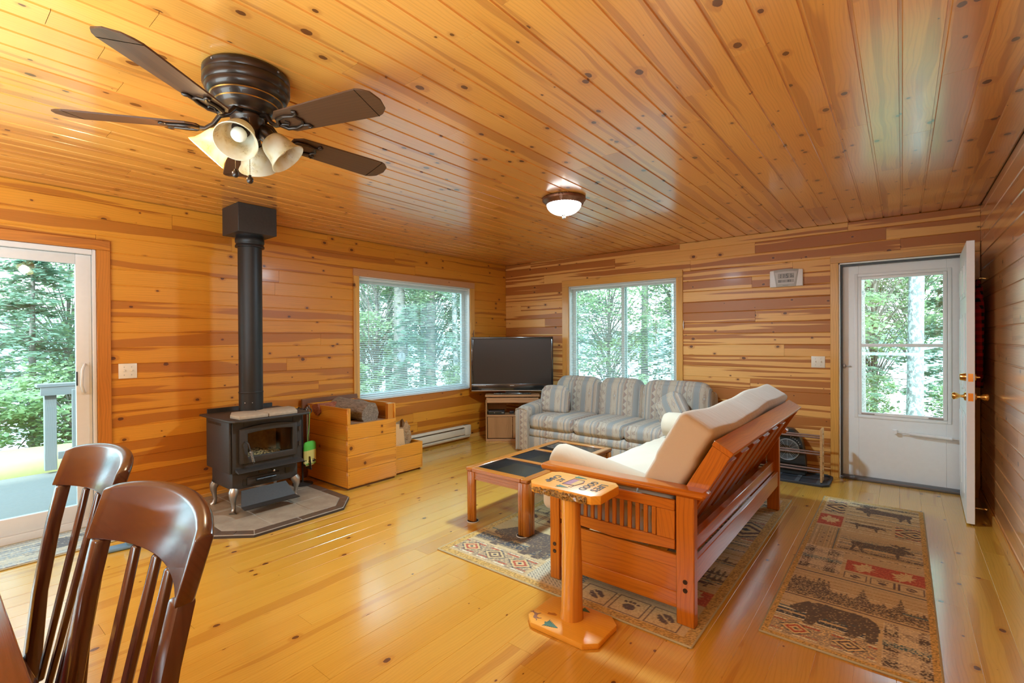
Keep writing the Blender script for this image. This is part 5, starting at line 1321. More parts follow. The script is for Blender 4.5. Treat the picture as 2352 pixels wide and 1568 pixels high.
# ------------------------------------------------------------------ dining chairs and table
M_ch = pine('dark_cherry', light=(.065, .020, .012), mid=(.045, .013, .008), heart=(.028, .009, .006), hamt=.15, knots=.02, rough=.25, coat=.45, grain=1.2, tone=.2)
M_chz = pine('dark_cherry_z', light=(.065, .020, .012), mid=(.045, .013, .008), heart=(.028, .009, .006), hamt=.15, knots=.02, rough=.25, coat=.45, grain=1.2, tone=.2, axis='z')
def chair(label, x0_, x1_, dy, rz=0):
    w_ = x1_-x0_; xc = (x0_+x1_)/2
    c = thing('dining_chair', label, 'chair', (xc, dy, 0), rz, 'dark cherry dining chairs at the table')
    hw = w_/2
    yz = [(0, .145), (.20, .165), (.43, .195), (.63, .214), (.82, .245), (.925, .268)]   # stile curve (z, y)
    for s in (-1, 1):
        path = []; ws = []; hs = []
        for z, y in yz:
            xx = s*(hw-.026-.012*(1-z/.925)); path.append(((xx, y, z), (1, 0, 0), (0, 1, 0))); ws.append(.040+.018*math.sin(PI*min(1, z/.8))*.6); hs.append(.030+.006*(z < .5))
        put('rear_leg_and_stile', G().sweep(path, ws, hs), M_chz, c, local=True, bevel=.006)
    # crest rail, curved in plan and with rounded top
    N = 16; sec = [(0, 0), (.0, 1), (.35, 1.045), (.75, 1.04), (1, .98), (1, 0)]
    vs = []; fs = []; z0_, z1_ = .922, 1.030
    for k in range(N+1):
        s = -1+2*k/N; x = s*(hw-.001); bow = .046*(1-s*s)
        zt = z1_+.016*(1-s*s)**1-.008*abs(s)**6
        zb = z0_+.010*(1-s*s)
        th_ = .030
        for a, b in sec:
            z = zb+(zt-zb)*b; yb_ = .262+(z-.925)*.32+bow-.016
            vs.append((x, yb_+a*th_, z))
    m = len(sec)
    for k in range(N):
        for i in range(m): j = (i+1) % m; fs.append((k*m+i, k*m+j, (k+1)*m+j, (k+1)*m+i))
    fs += [tuple(range(m))[::-1], tuple(range(N*m, N*m+m))]
    put('crest_rail', G().add(vs, fs), M_ch, c, local=True, bevel=.006, seg=2)
    for k in range(3):
        s = -.46+k*.46; x = s*(hw-.05)
        path = []
        for z in (.44, .60, .78, .93): 
            t_ = (z-.44)/.49; y = .19+t_*.05+.040*(1-s*s)*t_-.012*math.sin(PI*t_)*0+.022*t_
            path.append(((x*(.86+.14*t_), y, z), (1, 0, 0), (0, 1, 0)))
        put('back_spindle', G().sweep(path, [.018, .024, .025, .022], .014), M_chz, c, local=True, bevel=.003, seg=1)
    g = cushion(w_-.01, .42, .030, .012, .004, 10).xf(Matrix.Translation((0, -.03, .448)))
    put('seat', g, M_ch, c, local=True, smooth=True)
    put('seat_rail', G().box(-hw+.04, hw-.04, -.21, -.19, .385, .433).box(-hw+.03, -hw+.05, -.19, .16, .385, .433).box(hw-.05, hw-.03, -.19, .16, .385, .433), M_ch, c, local=True, bevel=.002, seg=1)
    for s in (-1, 1): put('front_leg', G().sweep([((s*(hw-.035), -.205, 0), (1, 0, 0), (0, 1, 0)), ((s*(hw-.035), -.205, .43), (1, 0, 0), (0, 1, 0))], [.028, .042], [.028, .042]), M_chz, c, local=True, bevel=.003, seg=1)
    for s in (-1, 1): put('side_stretcher', G().tube([(s*(hw-.035), -.20, .20), (s*(hw-.035), .155, .20)], .010, 8), M_ch, c, local=True)
    return c
chair('dark cherry dining chair nearest the camera with curved crest rail', -1.365, -.885, 0.0, R_(3))
chair('dark cherry dining chair farther from the camera beside the patio door', -1.955, -1.49, .025, R_(3))
def tied_cushion(label, x, y):
    t = thing('seat_cushion', label, 'cushion', (x, y-.045, .472), R_(3)); t['group'] = 'checked seat cushions on the dining chairs'
    put('pad', cushion(.38, .32, .045, .022, .010, 12).xf(Matrix.Translation((0, 0, .026))), plaid('red_check', (.40, .012, .018), (.10, .006, .010), 22), t, local=True, smooth=True)
tied_cushion('red checked cushion on the seat of the far dining chair', -1.725, 0.0)
tied_cushion('red checked cushion on the seat of the near dining chair', -1.125, -.03)
tb_ = thing('dining_table', 'dark cherry dining table at the lower left edge', 'table', (-1.6, -.35, 0))
pr = [(-2.6, -.85), (-.55, -.85), (-.42, -.72), (-.42, 0.0), (-.55, .128), (-2.6, .128)]
M_tt = pine('cherry_top', light=(.16, .045, .018), mid=(.11, .028, .012), heart=(.06, .015, .008), hamt=.2, knots=.02, rough=.16, coat=.8, grain=1.2, tone=.2)
put('table_top', G().prism(pr, .735, .76, 'z'), M_tt, tb_, bevel=.004)
put('apron', G().box(-2.5, -.55, .03, .05, .65, .735).box(-2.5, -.55, -.77, -.75, .65, .735).box(-2.5, -2.48, -.75, .03, .65, .735).box(-.57, -.55, -.75, .03, .65, .735), M_tt, tb_)
for x in (-2.44, -.62):
    for y in (-.70, -.02): put('leg', G().sweep([((x, y, 0), (1, 0, 0), (0, 1, 0)), ((x, y, .735), (1, 0, 0), (0, 1, 0))], [.045, .07], [.045, .07]), M_chz, tb_, bevel=.004)

# ------------------------------------------------------------------ corner by the door: boot tray, shoe rack, fan
M_rub = plain('charcoal_rubber', (.035, .040, .048), .6, var=.05)
tr_ = thing('boot_tray', 'dark rubber boot tray on the floor left of the white door', 'boot tray', (-.9, 5.33, 0))
TA, TB, TC, TD = -1.28, -.515, 5.12, 5.555
put('tray_base', G().prism(octo(TA, TB, TC, TD, .05), 0, .008, 'z'), M_rub, tr_, bevel=.002, seg=1)
put('raised_rim', ring_prism([(p[0], p[1]) for p in octo(TA, TB, TC, TD, .05)], [(p[0], p[1]) for p in octo(TA+.022, TB-.022, TC+.022, TD-.022, .04)], .008, .022).xf(Matrix(((0, 1, 0, 0), (0, 0, 1, 0), (1, 0, 0, 0), (0, 0, 0, 1)))), M_rub, tr_, bevel=.004)
g = G()
for k in range(3): g.box(-.62-.17*k, -.585-.17*k, TC+.04, TD-.05, .008, .012)
put('tread_bar', g, plain('grey_rubber', (.10, .11, .12), .6), tr_)
M_rk = pine('pale_birch', light=(.66, .40, .18), mid=(.58, .32, .12), hamt=.05, knots=.02, rough=.5, coat=.1)
M_dow = plain('brown_dowel', (.22, .11, .075), .45, var=.1)
rk = thing('shoe_rack', 'small wooden shoe rack with brown dowels standing on the boot tray', 'shoe rack', (-.9, 5.32, .012))
for xx in (-.592, -1.22):
    fr_ = G().box(xx, xx+.018, 5.235, 5.262, .012, .50).box(xx, xx+.018, 5.345, 5.372, .012, .50).box(xx, xx+.018, 5.262, 5.345, .012, .055).box(xx, xx+.018, 5.262, 5.345, .455, .50)
    for z in (.105, .265, .42): fr_.box(xx, xx+.018, 5.262, 5.345, z-.014, z+.014)
    put('side_frame', fr_, M_rk, rk, bevel=.002, seg=1)
for z in (.105, .265, .42):
    for y in (5.25, 5.358): put('dowel', G().tube([(-1.21, y, z), (-.59, y, z)], .008, 8), M_dow, rk)
M_fb = plain('fan_black', (.028, .030, .028), .35)
fn = thing('floor_fan', 'black round-topped floor fan behind the shoe rack', 'fan', (-.885, 5.47, 0.012))
pr = [(-.15, 0), (.155, 0), (.155, .12), (.145, .22), (.125, .32), (.09, .395), (.04, .435), (0, .44), (-.04, .435), (-.09, .395), (-.125, .32), (-.145, .22), (-.15, .12)]
n = 32; hole = [(.105*math.sin(2*PI*i/n), .235+.105*math.cos(2*PI*i/n)) for i in range(n)]
def radial(pr, c, n):
    o = []
    for i in range(n):
        a = 2*PI*i/n; d = (math.sin(a), math.cos(a)); best = None
        for k in range(len(pr)):
            p, q = pr[k], pr[(k+1) % len(pr)]; ex_, ez_ = q[0]-p[0], q[1]-p[1]; det = d[0]*ez_-d[1]*ex_
            if abs(det) < 1e-9: continue
            t_ = ((p[0]-c[0])*ez_-(p[1]-c[1])*ex_)/det; u_ = ((p[0]-c[0])*d[1]-(p[1]-c[1])*d[0])/det
            if t_ > 0 and -1e-6 <= u_ <= 1+1e-6: best = t_ if best is None else min(best, t_)
        o.append((c[0]+d[0]*best, c[1]+d[1]*best))
    return o
outr = radial(pr, (0, .235), n)
g = ring_prism(outr, hole, -.06, .05).xf(Matrix(((0, 1, 0, 0), (1, 0, 0, 0), (0, 0, 1, 0), (0, 0, 0, 1))))
put('housing', g, M_fb, fn, local=True, bevel=.004, seg=1)
g = G()
for r in (.018, .03, .042, .054, .066, .078, .09, .102): g.tube([(r*math.cos(2*PI*i/28), -.062, .235+r*math.sin(2*PI*i/28)) for i in range(29)], .0022 if r < .1 else .005, 5)
for k in range(6): a = PI*k/6; g.tube([(-.104*math.cos(a), -.060, .235-.104*math.sin(a)), (.104*math.cos(a), -.060, .235+.104*math.sin(a))], .0018, 4)
put('grille', g, plain('grille_grey', (.32, .32, .30), .4), fn, local=True)
g = G()
for k in range(5):
    a = 2*PI*k/5
    g.add([(.02*math.cos(a), -.02, .235+.02*math.sin(a)), (.095*math.cos(a-.3), -.03, .235+.095*math.sin(a-.3)), (.095*math.cos(a+.5), 0, .235+.095*math.sin(a+.5)), (.02*math.cos(a+.8), -.01, .235+.02*math.sin(a+.8))], [(0, 1, 2, 3)])
g.lathe([(.022, 0), (.022, .03), (0, .035)], 14, (0, 0, .235), Matrix.Rotation(PI/2, 4, 'X'))
put('fan_blades', g, M_black, fn, local=True)
g = G()
for k in range(6): a = .25+k*.16; g.lathe([(.004, 0), (.004, .002), (0, .002)], 8, (.125*math.sin(a), -.06, .235+.13*math.cos(a)), Matrix.Rotation(PI/2, 4, 'X'))
put('control_icons', g, plain('silver_print', (.5, .5, .48), .4), fn, local=True)
put('rear_cover', box(-.11, .11, .045, .052, .13, .34), M_fb, fn, local=True)
#@@PART4
# ------------------------------------------------------------------ woven rugs: flat print painted on a fine grid of pile
class Cv:
    def __init__(s, W, L, res, base):
        s.W, s.L, s.res = W, L, res; s.nx, s.ny = int(round(W/res))+1, int(round(L/res))+1
        s.X, s.Y = np.meshgrid(np.linspace(0, W, s.nx), np.linspace(0, L, s.ny)); s.c = np.zeros((s.ny, s.nx, 3)); s.c[:] = base
        s.rs = np.random.RandomState(3); s.n = s.rs.rand(s.ny, s.nx)
        s.row = s.rs.rand(s.ny, 1)*np.ones((1, s.nx))
    def put(s, m, col, a=1.0): s.c[m] = s.c[m]*(1-a)+np.array(col)*a
    def rect(s, x0, x1, y0, y1): return (s.X >= x0) & (s.X < x1) & (s.Y >= y0) & (s.Y < y1)
    def poly(s, pts):
        m = np.zeros(s.X.shape, bool); n = len(pts); xs = [p[0] for p in pts]; ys = [p[1] for p in pts]
        for i in range(n):
            x0, y0 = pts[i]; x1, y1 = pts[(i+1) % n]
            if y0 == y1: continue
            c = (s.Y >= min(y0, y1)) & (s.Y < max(y0, y1)) & (s.X < x0+(s.Y-y0)*(x1-x0)/(y1-y0)); m ^= c
        return m
    def shape(s, pts, cx, cy, w, h, col, flip=False, rot=0, noise=.15):
        """pts in unit box -.5...5; w, h metres"""
        P = []
        for x, y in pts:
            x = -x if flip else x; X, Y = x*w, y*h; P.append((cx+X*math.cos(rot)-Y*math.sin(rot), cy+X*math.sin(rot)+Y*math.cos(rot)))
        s.put(s.poly(P) & (s.n > noise*.3), col)
    def lines(s, x0, x1, y0, y1, n, cols, horiz=True, thr=.3, seed=0):
        rs = np.random.RandomState(seed)
        for k in range(n):
            a = rs.rand(); t = rs.uniform(.004, .009); col = cols[rs.randint(len(cols))]
            if horiz: y = y0+(y1-y0)*a; m = s.rect(x0, x1, y, y+t)
            else: x = x0+(x1-x0)*a; m = s.rect(x, x+t, y0, y1)
            s.put(m & (s.n > thr), col)
BEAR = [(-.5, .02), (-.49, -.08), (-.42, -.12), (-.36, -.14), (-.30, -.10), (-.28, -.30), (-.31, -.48), (-.19, -.48), (-.16, -.30), (-.10, -.14), (.05, -.12), (.16, -.14), (.18, -.30), (.14, -.48), (.26, -.48), (.30, -.34), (.35, -.18), (.37, -.30), (.34, -.48), (.46, -.48), (.47, -.25), (.50, .02), (.47, .22), (.38, .36), (.22, .40), (.05, .38), (-.10, .42), (-.20, .40), (-.27, .33), (-.31, .38), (-.35, .32), (-.40, .22), (-.46, .10)]
MOOSE = [(-.5, .10), (-.47, .00), (-.40, .00), (-.36, -.02), (-.33, -.20), (-.28, -.22), (-.27, -.5), (-.23, -.5), (-.22, -.2), (-.10, -.14), (.10, -.14), (.22, -.16), (.26, -.32), (.24, -.5), (.28, -.5), (.31, -.30), (.36, -.10), (.40, -.5), (.44, -.5), (.42, -.10), (.46, .10), (.44, .22), (.30, .26), (.05, .24), (-.12, .36), (-.24, .34), (-.26, .42), (-.16, .46), (-.12, .60), (-.20, .54), (-.22, .64), (-.28, .52), (-.36, .60), (-.36, .48), (-.44, .56), (-.42, .42), (-.32, .36), (-.38, .28), (-.46, .20)]
WOLF = [(-.5, .10), (-.40, .06), (-.32, .0), (-.30, -.46), (-.25, -.46), (-.24, -.10), (-.05, -.10), (.15, -.12), (.20, -.46), (.25, -.46), (.25, -.14), (.34, -.02), (.48, -.20), (.44, .02), (.30, .16), (0, .18), (-.24, .22), (-.32, .34), (-.36, .26), (-.44, .20)]
LEAF = [(0, -.5), (.02, -.22), (.22, -.30), (.18, -.16), (.48, -.04), (.38, .04), (.44, .20), (.26, .14), (.30, .30), (.14, .22), (.10, .34), (0, .5), (-.10, .34), (-.14, .22), (-.30, .30), (-.26, .14), (-.44, .20), (-.38, .04), (-.48, -.04), (-.18, -.16), (-.22, -.30), (-.02, -.22)]
def TREE(n=7):
    L = []
    for k in range(n): a = .5*(k+1)/n; y = .5-(k+.9)/n*.92; L += [(a, y), (a*.45, y+.01)]
    return [(0, .5)]+L+[(.05, -.42), (.05, -.5), (-.05, -.5), (-.05, -.42)]+[(-x, y) for x, y in L[::-1]]
HOOF = [[(-.06, .45), (-.22, .40), (-.38, .15), (-.36, -.2), (-.22, -.42), (-.08, -.38), (-.04, 0)], [(.06, .45), (.22, .40), (.38, .15), (.36, -.2), (.22, -.42), (.08, -.38), (.04, 0)]]
BRN, NAVY, TEAL, RED, CRM, GLD, WHT, TAN, PLUM = srgb('4f4038'), srgb('2c3440'), srgb('2f5560'), srgb('a03a24'), srgb('c2a778'), srgb('a5813f'), srgb('cfc3a8'), srgb('9a7a4d'), srgb('503b3a')
def border(c, b=.05):
    m = (c.X < b) | (c.X > c.W-b) | (c.Y < b) | (c.Y > c.L-b); c.put(m, GLD); c.put(m & (c.n > .55), srgb('c29a55')); c.put(m & (c.n < .12), srgb('7a5a2c'))
def aztec(c, x0, x1, y0, y1, reds=(0,), vertical=False):
    m = c.rect(x0, x1, y0, y1); c.put(m, srgb('8d7a66')); c.put(m & (c.n > .7), CRM)
    w_ = x1-x0; h = y1-y0; cy = (y0+y1)/2
    for yy, col in ((y0+.006, WHT), (y1-.02, WHT), (y0+.024, RED), (y1-.036, RED)): c.put(c.rect(x0, x1, yy, yy+.009) & (c.n > .2) & (np.sin(c.X*46) > -.55), col)
    nn = max(2, int(round(w_/(h*1.15))))
    for k in range(nn):
        cx = x0+w_*(k+.5)/nn; d = np.abs(c.X-cx)/(h*.52)+np.abs(c.Y-cy)/(h*.42); d = np.round(d*9)/9
        c.put(m & (d < 1.0), NAVY); c.put(m & (d < .80), CRM); c.put(m & (d < .62), PLUM if k % 2 else RED); c.put(m & (d < .40), CRM); c.put(m & (d < .22), NAVY)
def plaidp(c, x0, x1, y0, y1, col2=TEAL):
    m = c.rect(x0, x1, y0, y1); c.put(m, srgb('b7a386')); a = (np.sin((c.X-x0)*52) > .2); b = (np.sin((c.Y-y0)*48) > .2)
    c.put(m & a & (c.n > .35), srgb('6d594b')); c.put(m & b & (c.n > .45), srgb('6d594b')); c.put(m & a & b, srgb('4b3c35'))
    c.put(m & (np.abs(c.Y-(y0+(y1-y0)*.5)) < .022) & (c.n > .25), col2); c.put(m & (np.sin((c.X+c.Y)*500) > .2) & (c.n > .5), srgb('cbb995'))
def leafp(c, x0, x1, y0, y1, n, vert=False):
    m = c.rect(x0, x1, y0, y1); c.put(m, RED); c.put(m & (c.n > .8), srgb('b9573a'))
    for k in range(n):
        c.shape(LEAF, x0+(x1-x0)*(k+.5)/n, (y0+y1)/2, min((x1-x0)/n*.9, .2), (y1-y0)*.85, CRM, rot=1.2 if not vert else .2)
def hoofp(c, x0, x1, y0, y1, kind):
    m = c.rect(x0, x1, y0, y1); c.put(m, srgb('c0a97f')); c.put(m & (c.n > .7), srgb('a88f68'))
    e = .006; c.put(m & ~c.rect(x0+e, x1-e, y0+e, y1-e), PLUM); cx, cy = (x0+x1)/2, (y0+y1)/2; s = min(x1-x0, y1-y0)*.62
    if kind == 0:
        for h in HOOF: c.shape(h, cx, cy, s, s, PLUM, rot=.9)
    else:
        c.put(((c.X-cx)/(s*.34))**2+((c.Y-cy+.01)/(s*.28))**2 < 1, PLUM)
        for k in range(4): c.put((c.X-cx-s*.17*(k-1.5)*1.4)**2+(c.Y-cy-s*.42+abs(k-1.5)*s*.08)**2 < (s*.1)**2, PLUM)
def build_rug(name, label, c, x0, y0, th, bright=1.35, rot=0, z=0):
    group = None
    c.put(c.n > .93, TAN, .35); c.c = c.c*np.array([.97, 1.02, 1.0])*bright*(1+.10*(c.n[..., None]-.5)*2)
    t = thing(name, label, 'rug', (x0, y0, z), rot)
    nx, ny = c.nx, c.ny; V = np.stack([c.X, c.Y, np.full(c.X.shape, th)+.0008*(c.n-.5)], -1).reshape(-1, 3)
    idx = np.arange(nx*ny).reshape(ny, nx); F = np.stack([idx[:-1, :-1], idx[:-1, 1:], idx[1:, 1:], idx[1:, :-1]], -1).reshape(-1, 4)
    me = bpy.data.meshes.new('pile'); me.vertices.add(len(V)); me.vertices.foreach_set('co', V.ravel()); me.loops.add(F.size); me.loops.foreach_set('vertex_index', F.ravel())
    me.polygons.add(len(F)); me.polygons.foreach_set('loop_start', np.arange(0, F.size, 4)); me.update(calc_edges=True)
    at = me.color_attributes.new('Col', 'FLOAT_COLOR', 'POINT'); at.data.foreach_set('color', np.concatenate([c.c.reshape(-1, 3), np.ones((nx*ny, 1))], 1).astype(np.float32).ravel())
    m = bpy.data.materials.get('rug_pile')
    if not m:
        k = NT('rug_pile'); a = k.n('ShaderNodeVertexColor', layer_name='Col').outputs[0]; o = k.n('ShaderNodeTexCoord').outputs['Object']
        n1 = k.noise(o, 420, 2, .6); n2 = k.noise(o, 60, 2)
        cc = k.mix(k.math('MULTIPLY', n1, .16), a, (.02, .015, .01)); cc = k.mix(k.math('MULTIPLY', k.smooth(n1, .55, .8), .25), cc, (.6, .5, .35))
        k.bsdf(color=cc, rough=.95, sheen=.1, normal=k.bump(k.math('ADD', n1, n2), .8, .004)); m = k.m
    me.materials.append(m); o = bpy.data.objects.new('pile', me); link(o, t, (0, 0, 0))
    W, L = c.W, c.L; g = G().box(0, W, 0, L, .0006, th-.001)
    put('backing', g, plain('jute_backing', (.30, .22, .12), .9), t, local=True)
    g = G()
    for a, b in (((0, 0), (W, 0)), ((W, 0), (W, L)), ((W, L), (0, L)), ((0, L), (0, 0))): g.tube([(*a, th*.6), (*b, th*.6)], th*.62, 6)
    put('edge_binding', g, plain('binding_yarn', (.42, .37, .22), .9, bump=.4, scale=80), t, local=True)
    return t
# large rug under the futon
RX0, RY0 = -2.325, 2.115; c = Cv(1.61, 2.43, .006, srgb('b89f78'))
gx = lambda x: x-RX0
gy = lambda y: y-RY0
c.lines(0, c.W, 0, c.L, 120, [WHT, TAN, srgb('a08660'), CRM], seed=4)
aztec(c, .05, .64, .07, .25)
m = c.rect(.05, .64, .28, .68); c.put(m, srgb('a98f66')); c.lines(.05, .64, .28, .50, 16, [NAVY, TEAL, NAVY, CRM], seed=8, thr=.2); c.put(c.rect(.05, .64, .30, .37) & (c.n > .2), NAVY)
c.shape(BEAR, .36, .46, .52, .40, BRN)
m = c.rect(.66, .95, .07, .34); c.put(m, srgb('c4b79c')); c.put(m & (np.sin((c.X*.8+c.Y)*330) > .3), NAVY, .75); c.put(c.rect(.93, .96, .10, .34) & (np.sin(c.Y*330) > 0), TEAL)
for k, kd in enumerate((0, 1, 0)): hoofp(c, .99+.185*k, .99+.185*k+.165, .06, .215, kd)
for (a, b) in ((.26, .34), (.34, .42)): c.put(c.rect(1.0, 1.56, a, b), srgb('b8a17a'))
leafp(c, 1.05, 1.56, .36, .51, 3)
m = c.rect(.05, 1.56, .72, .88)
for k, y in enumerate((.70, .78, .97)):
    c.put(c.rect(1.1 if k < 2 else .1, 1.56, y-.065, y-.055) & (c.n > .2), TEAL)
    rr = random.Random(k)
    for q in range(16): c.shape(TREE(5), (1.1 if k < 2 else .1)+q*.031*(1 if k < 2 else 3), y, .04, .07+.03*rr.random(), BRN)
    c.put(c.rect(1.1 if k < 2 else .1, 1.56, y-.045, y-.02) & (c.n > .3), BRN)
c.shape(WOLF, 1.42, .60, .25, .09, PLUM, flip=True)
c.lines(.05, 1.56, 1.05, 1.30, 22, [TEAL, WHT, TAN, NAVY], seed=21)
aztec(c, 1.20, 1.56, 1.33, 1.75)
c.lines(.05, 1.2, 1.3, 1.75, 30, [BRN, WHT, TEAL], seed=22); c.shape(MOOSE, .6, 1.52, .6, .40, BRN)
c.put(c.rect(.05, 1.56, 1.79, 1.80), BRN); c.lines(.05, 1.56, 1.82, 2.05, 26, [WHT, TAN, TAN, NAVY], seed=23); leafp(c, .06, .5, 1.85, 2.0, 2)
aztec(c, .05, .8, 2.12, 2.36); plaidp(c, .85, 1.55, 2.12, 2.36)
for k in range(3): hoofp(c, .06+.18*k, .06+.18*k+.165, .74, .92, k % 2)
border(c)
build_rug('area_rug', 'large lodge-pattern rug with bears and paw prints under the futon', c, RX0, RY0, .008)
# runner by the door
c = Cv(.635, 2.40, .005, srgb('b59c74')); W0, Y0_ = -.513, 2.437
c.lines(0, c.W, 0, c.L, 110, [WHT, TAN, srgb('9c845f'), CRM], seed=6)
P = lambda x0, x1, y0, y1: (x0-W0, x1-W0, y0-Y0_, y1-Y0_)
a = P(-.485, -.085, 2.478, 2.625); aztec(c, *a)
a = P(-.485, -.085, 2.64, 2.90); c.lines(a[0], a[1], a[2], a[2]+.10, 14, [NAVY, TEAL, WHT], seed=9, thr=.1); c.put(c.rect(a[0], a[1], a[2]+.012, a[2]+.045) & (c.n > .15), NAVY); c.put(c.rect(a[0], a[1], a[2]+.095, a[2]+.103), TEAL)
c.shape(BEAR, -.26-W0, 2.755-Y0_, .36, .27, BRN)
a = P(-.07, .10, 2.48, 2.865); plaidp(c, *a)
a = P(-.485, .10, 2.885, 2.893); c.put(c.rect(*a), PLUM); a = P(-.485, .10, 3.225, 3.233); c.put(c.rect(*a), NAVY)
rr = random.Random(3)
for q in range(26):
    xx = -.47+.022*q; hh = .09+.05*rr.random()+(.11 if q < 8 or (q % 7) == 0 else 0); c.shape(TREE(7), xx-W0, 2.93+hh/2-Y0_, .075+.03*rr.random(), hh, BRN, noise=.9)
m = c.rect(*P(-.485, .10, 2.905, 2.99)); c.put(m & (c.n > .35), BRN); c.put(m & (c.n > .9), TAN)
a = P(.0, .10, 3.0, 3.01); c.put(c.rect(*a), TEAL)
for k, kd in enumerate((0, 1, 0)): hoofp(c, *P(-.262+.122*k, -.262+.122*k+.108, 3.262, 3.352), kd)
leafp(c, *P(-.262, .10, 3.375, 3.535), 2)
plaidp(c, *P(-.485, -.28, 3.28, 3.645))
a = P(-.325, .10, 3.70, 3.94); c.lines(*a, 14, [NAVY, TEAL, WHT, BRN], seed=11); c.put(c.rect(a[0], a[1], a[2], a[2]+.03) & (c.n > .25), BRN)
c.shape(MOOSE, -.11-W0, 3.835-Y0_, .34, .22, BRN, flip=True)
for q in range(12): c.shape(WOLF, -.30+q*.034-W0, 3.63+.01*(q % 3)-Y0_, .026, .02, BRN)
a = P(-.485, -.34, 3.66, 4.08); c.put(c.rect(*a), srgb('a68d66')); c.lines(a[0], a[1], a[2], a[3], 16, [TAN, CRM], horiz=False, seed=3); c.put(c.rect(a[1]-.012, a[1]-.006, a[2], a[3]), TEAL)
for q in range(6): c.shape([(-.5, .1), (-.1, 0), (0, .5), (.1, 0), (.5, .1), (.1, -.1), (0, -.5), (-.1, -.1)], -.42+.03*(q % 2)-W0, 3.74+.045*q-Y0_, .06, .03, BRN, rot=.4)
leafp(c, *P(-.485, -.342, 4.11, 4.36), 1, True); aztec(c, *P(-.47, -.345, 4.40, 4.77)); aztec(c, *P(-.04, .10, 4.10, 4.375))
a = P(-.325, -.06, 4.12, 4.38); c.lines(*a, 12, [BRN, WHT, TAN], seed=12); c.shape(WOLF, -.19-W0, 4.225-Y0_, .22, .17, BRN)
a = P(-.33, .10, 4.42, 4.78); c.lines(*a, 18, [NAVY, TEAL, WHT, WHT], seed=13); c.shape(MOOSE, -.11-W0, 4.60-Y0_, .36, .24, srgb('564a48'))
c.put(c.rect(*P(-.33, .10, 4.735, 4.765)) & (c.n > .4), NAVY)
border(c, .030)
build_rug('runner_rug', 'narrow lodge-pattern runner with bear, trees and moose before the white door', c, W0, Y0_, .008, 1.65)
# door mat at the slider
c = Cv(.47, 1.05, .006, srgb('b3aa94')); c.lines(0, c.W, 0, c.L, 70, [WHT, srgb('7d8890'), srgb('9aa0a0'), srgb('5d6a78')], seed=31, horiz=False)
for k in range(6): c.shape([(-.5, -.4), (-.2, .1), (.1, 0), (.5, .5), (.2, .1), (-.1, .2)], .22+.02*(k % 2), .12+.16*k, .32, .035, srgb('5f8aa0'))
c.shape(MOOSE, .23, .72, .22, .30, srgb('58595a')); c.shape(MOOSE, .23, .28, .22, .28, srgb('58595a')); aztec(c, .03, .44, .93, 1.02); c.put((c.X > .452) | (c.X < .012), srgb('7a4a1c'))
build_rug('door_mat', 'small pale lodge-pattern rug in front of the sliding door', c, -4.605, -.13, .008)

# ------------------------------------------------------------------ outdoors
M_deck = pine('weathered_deck', light=(.27, .28, .27), mid=(.20, .21, .21), heart=(.15, .15, .15), hamt=.1, knots=.1, rough=.6, coat=0, kcol=(.12, .1, .08))
dk = struct('deck', box(-7.55, LX-.17, -3.0, 2.45, -.17, -.136), plain('deck_frame', (.2, .18, .15), .8)); dk['label'] = 'weathered deck outside the sliding door'
x = -7.6
while x < LX-.30:
    me = plank_mesh(5.5, .130, .035, .006, .006); me.materials.append(M_deck); o = bpy.data.objects.new('deck_board', me); COL.objects.link(o); o.parent = dk
    o.matrix_local = Frame((0, 0, 0), (0, 1, 0), (-1, 0, 0), (0, 0, 1)).mat(-3.02, -(x+.138)); o.matrix_local.translation.z = 0
    o.location.z = -.135; x += .143
rl = thing('deck_railing', 'weathered wooden deck railing outside the sliding door', 'railing', (-7.5, 1.7, -.1))
lin('post', -7.56, -7.47, .935, 1.035, -.10, .80, M_deck, rl); lin('post', -7.56, -7.47, 2.33, 2.42, -.10, .80, M_deck, rl)
lin('top_rail', -7.60, -7.43, .87, 2.47, .84, .875, M_deck, rl); lin('side_rail', -7.47, -7.435, .90, 2.45, .745, .84, M_deck, rl); lin('bottom_rail', -7.47, -7.435, 1.04, 2.33, .02, .10, M_deck, rl)
for k in range(9): lin('baluster', -7.435, -7.40, 1.155+.13*k, 1.19+.13*k, .0, .80, M_deck, rl)
M_bark2 = bark_mat('spruce_bark', (.20, .17, .15), (.36, .32, .29)); 
tn = NT('birch_bark'); o_ = tn.n('ShaderNodeTexCoord').outputs['Object']; x_, y_, z_ = tn.sep(o_)[:3]; nn = tn.noise(tn.comb(x_, y_, tn.math('MULTIPLY', z_, .6)), 26, 4, .7)
tn.bsdf(color=tn.mix(tn.smooth(nn, .44, .56), (.20, .21, .20), (.52, .54, .52)), rough=.9); M_birch = tn.m
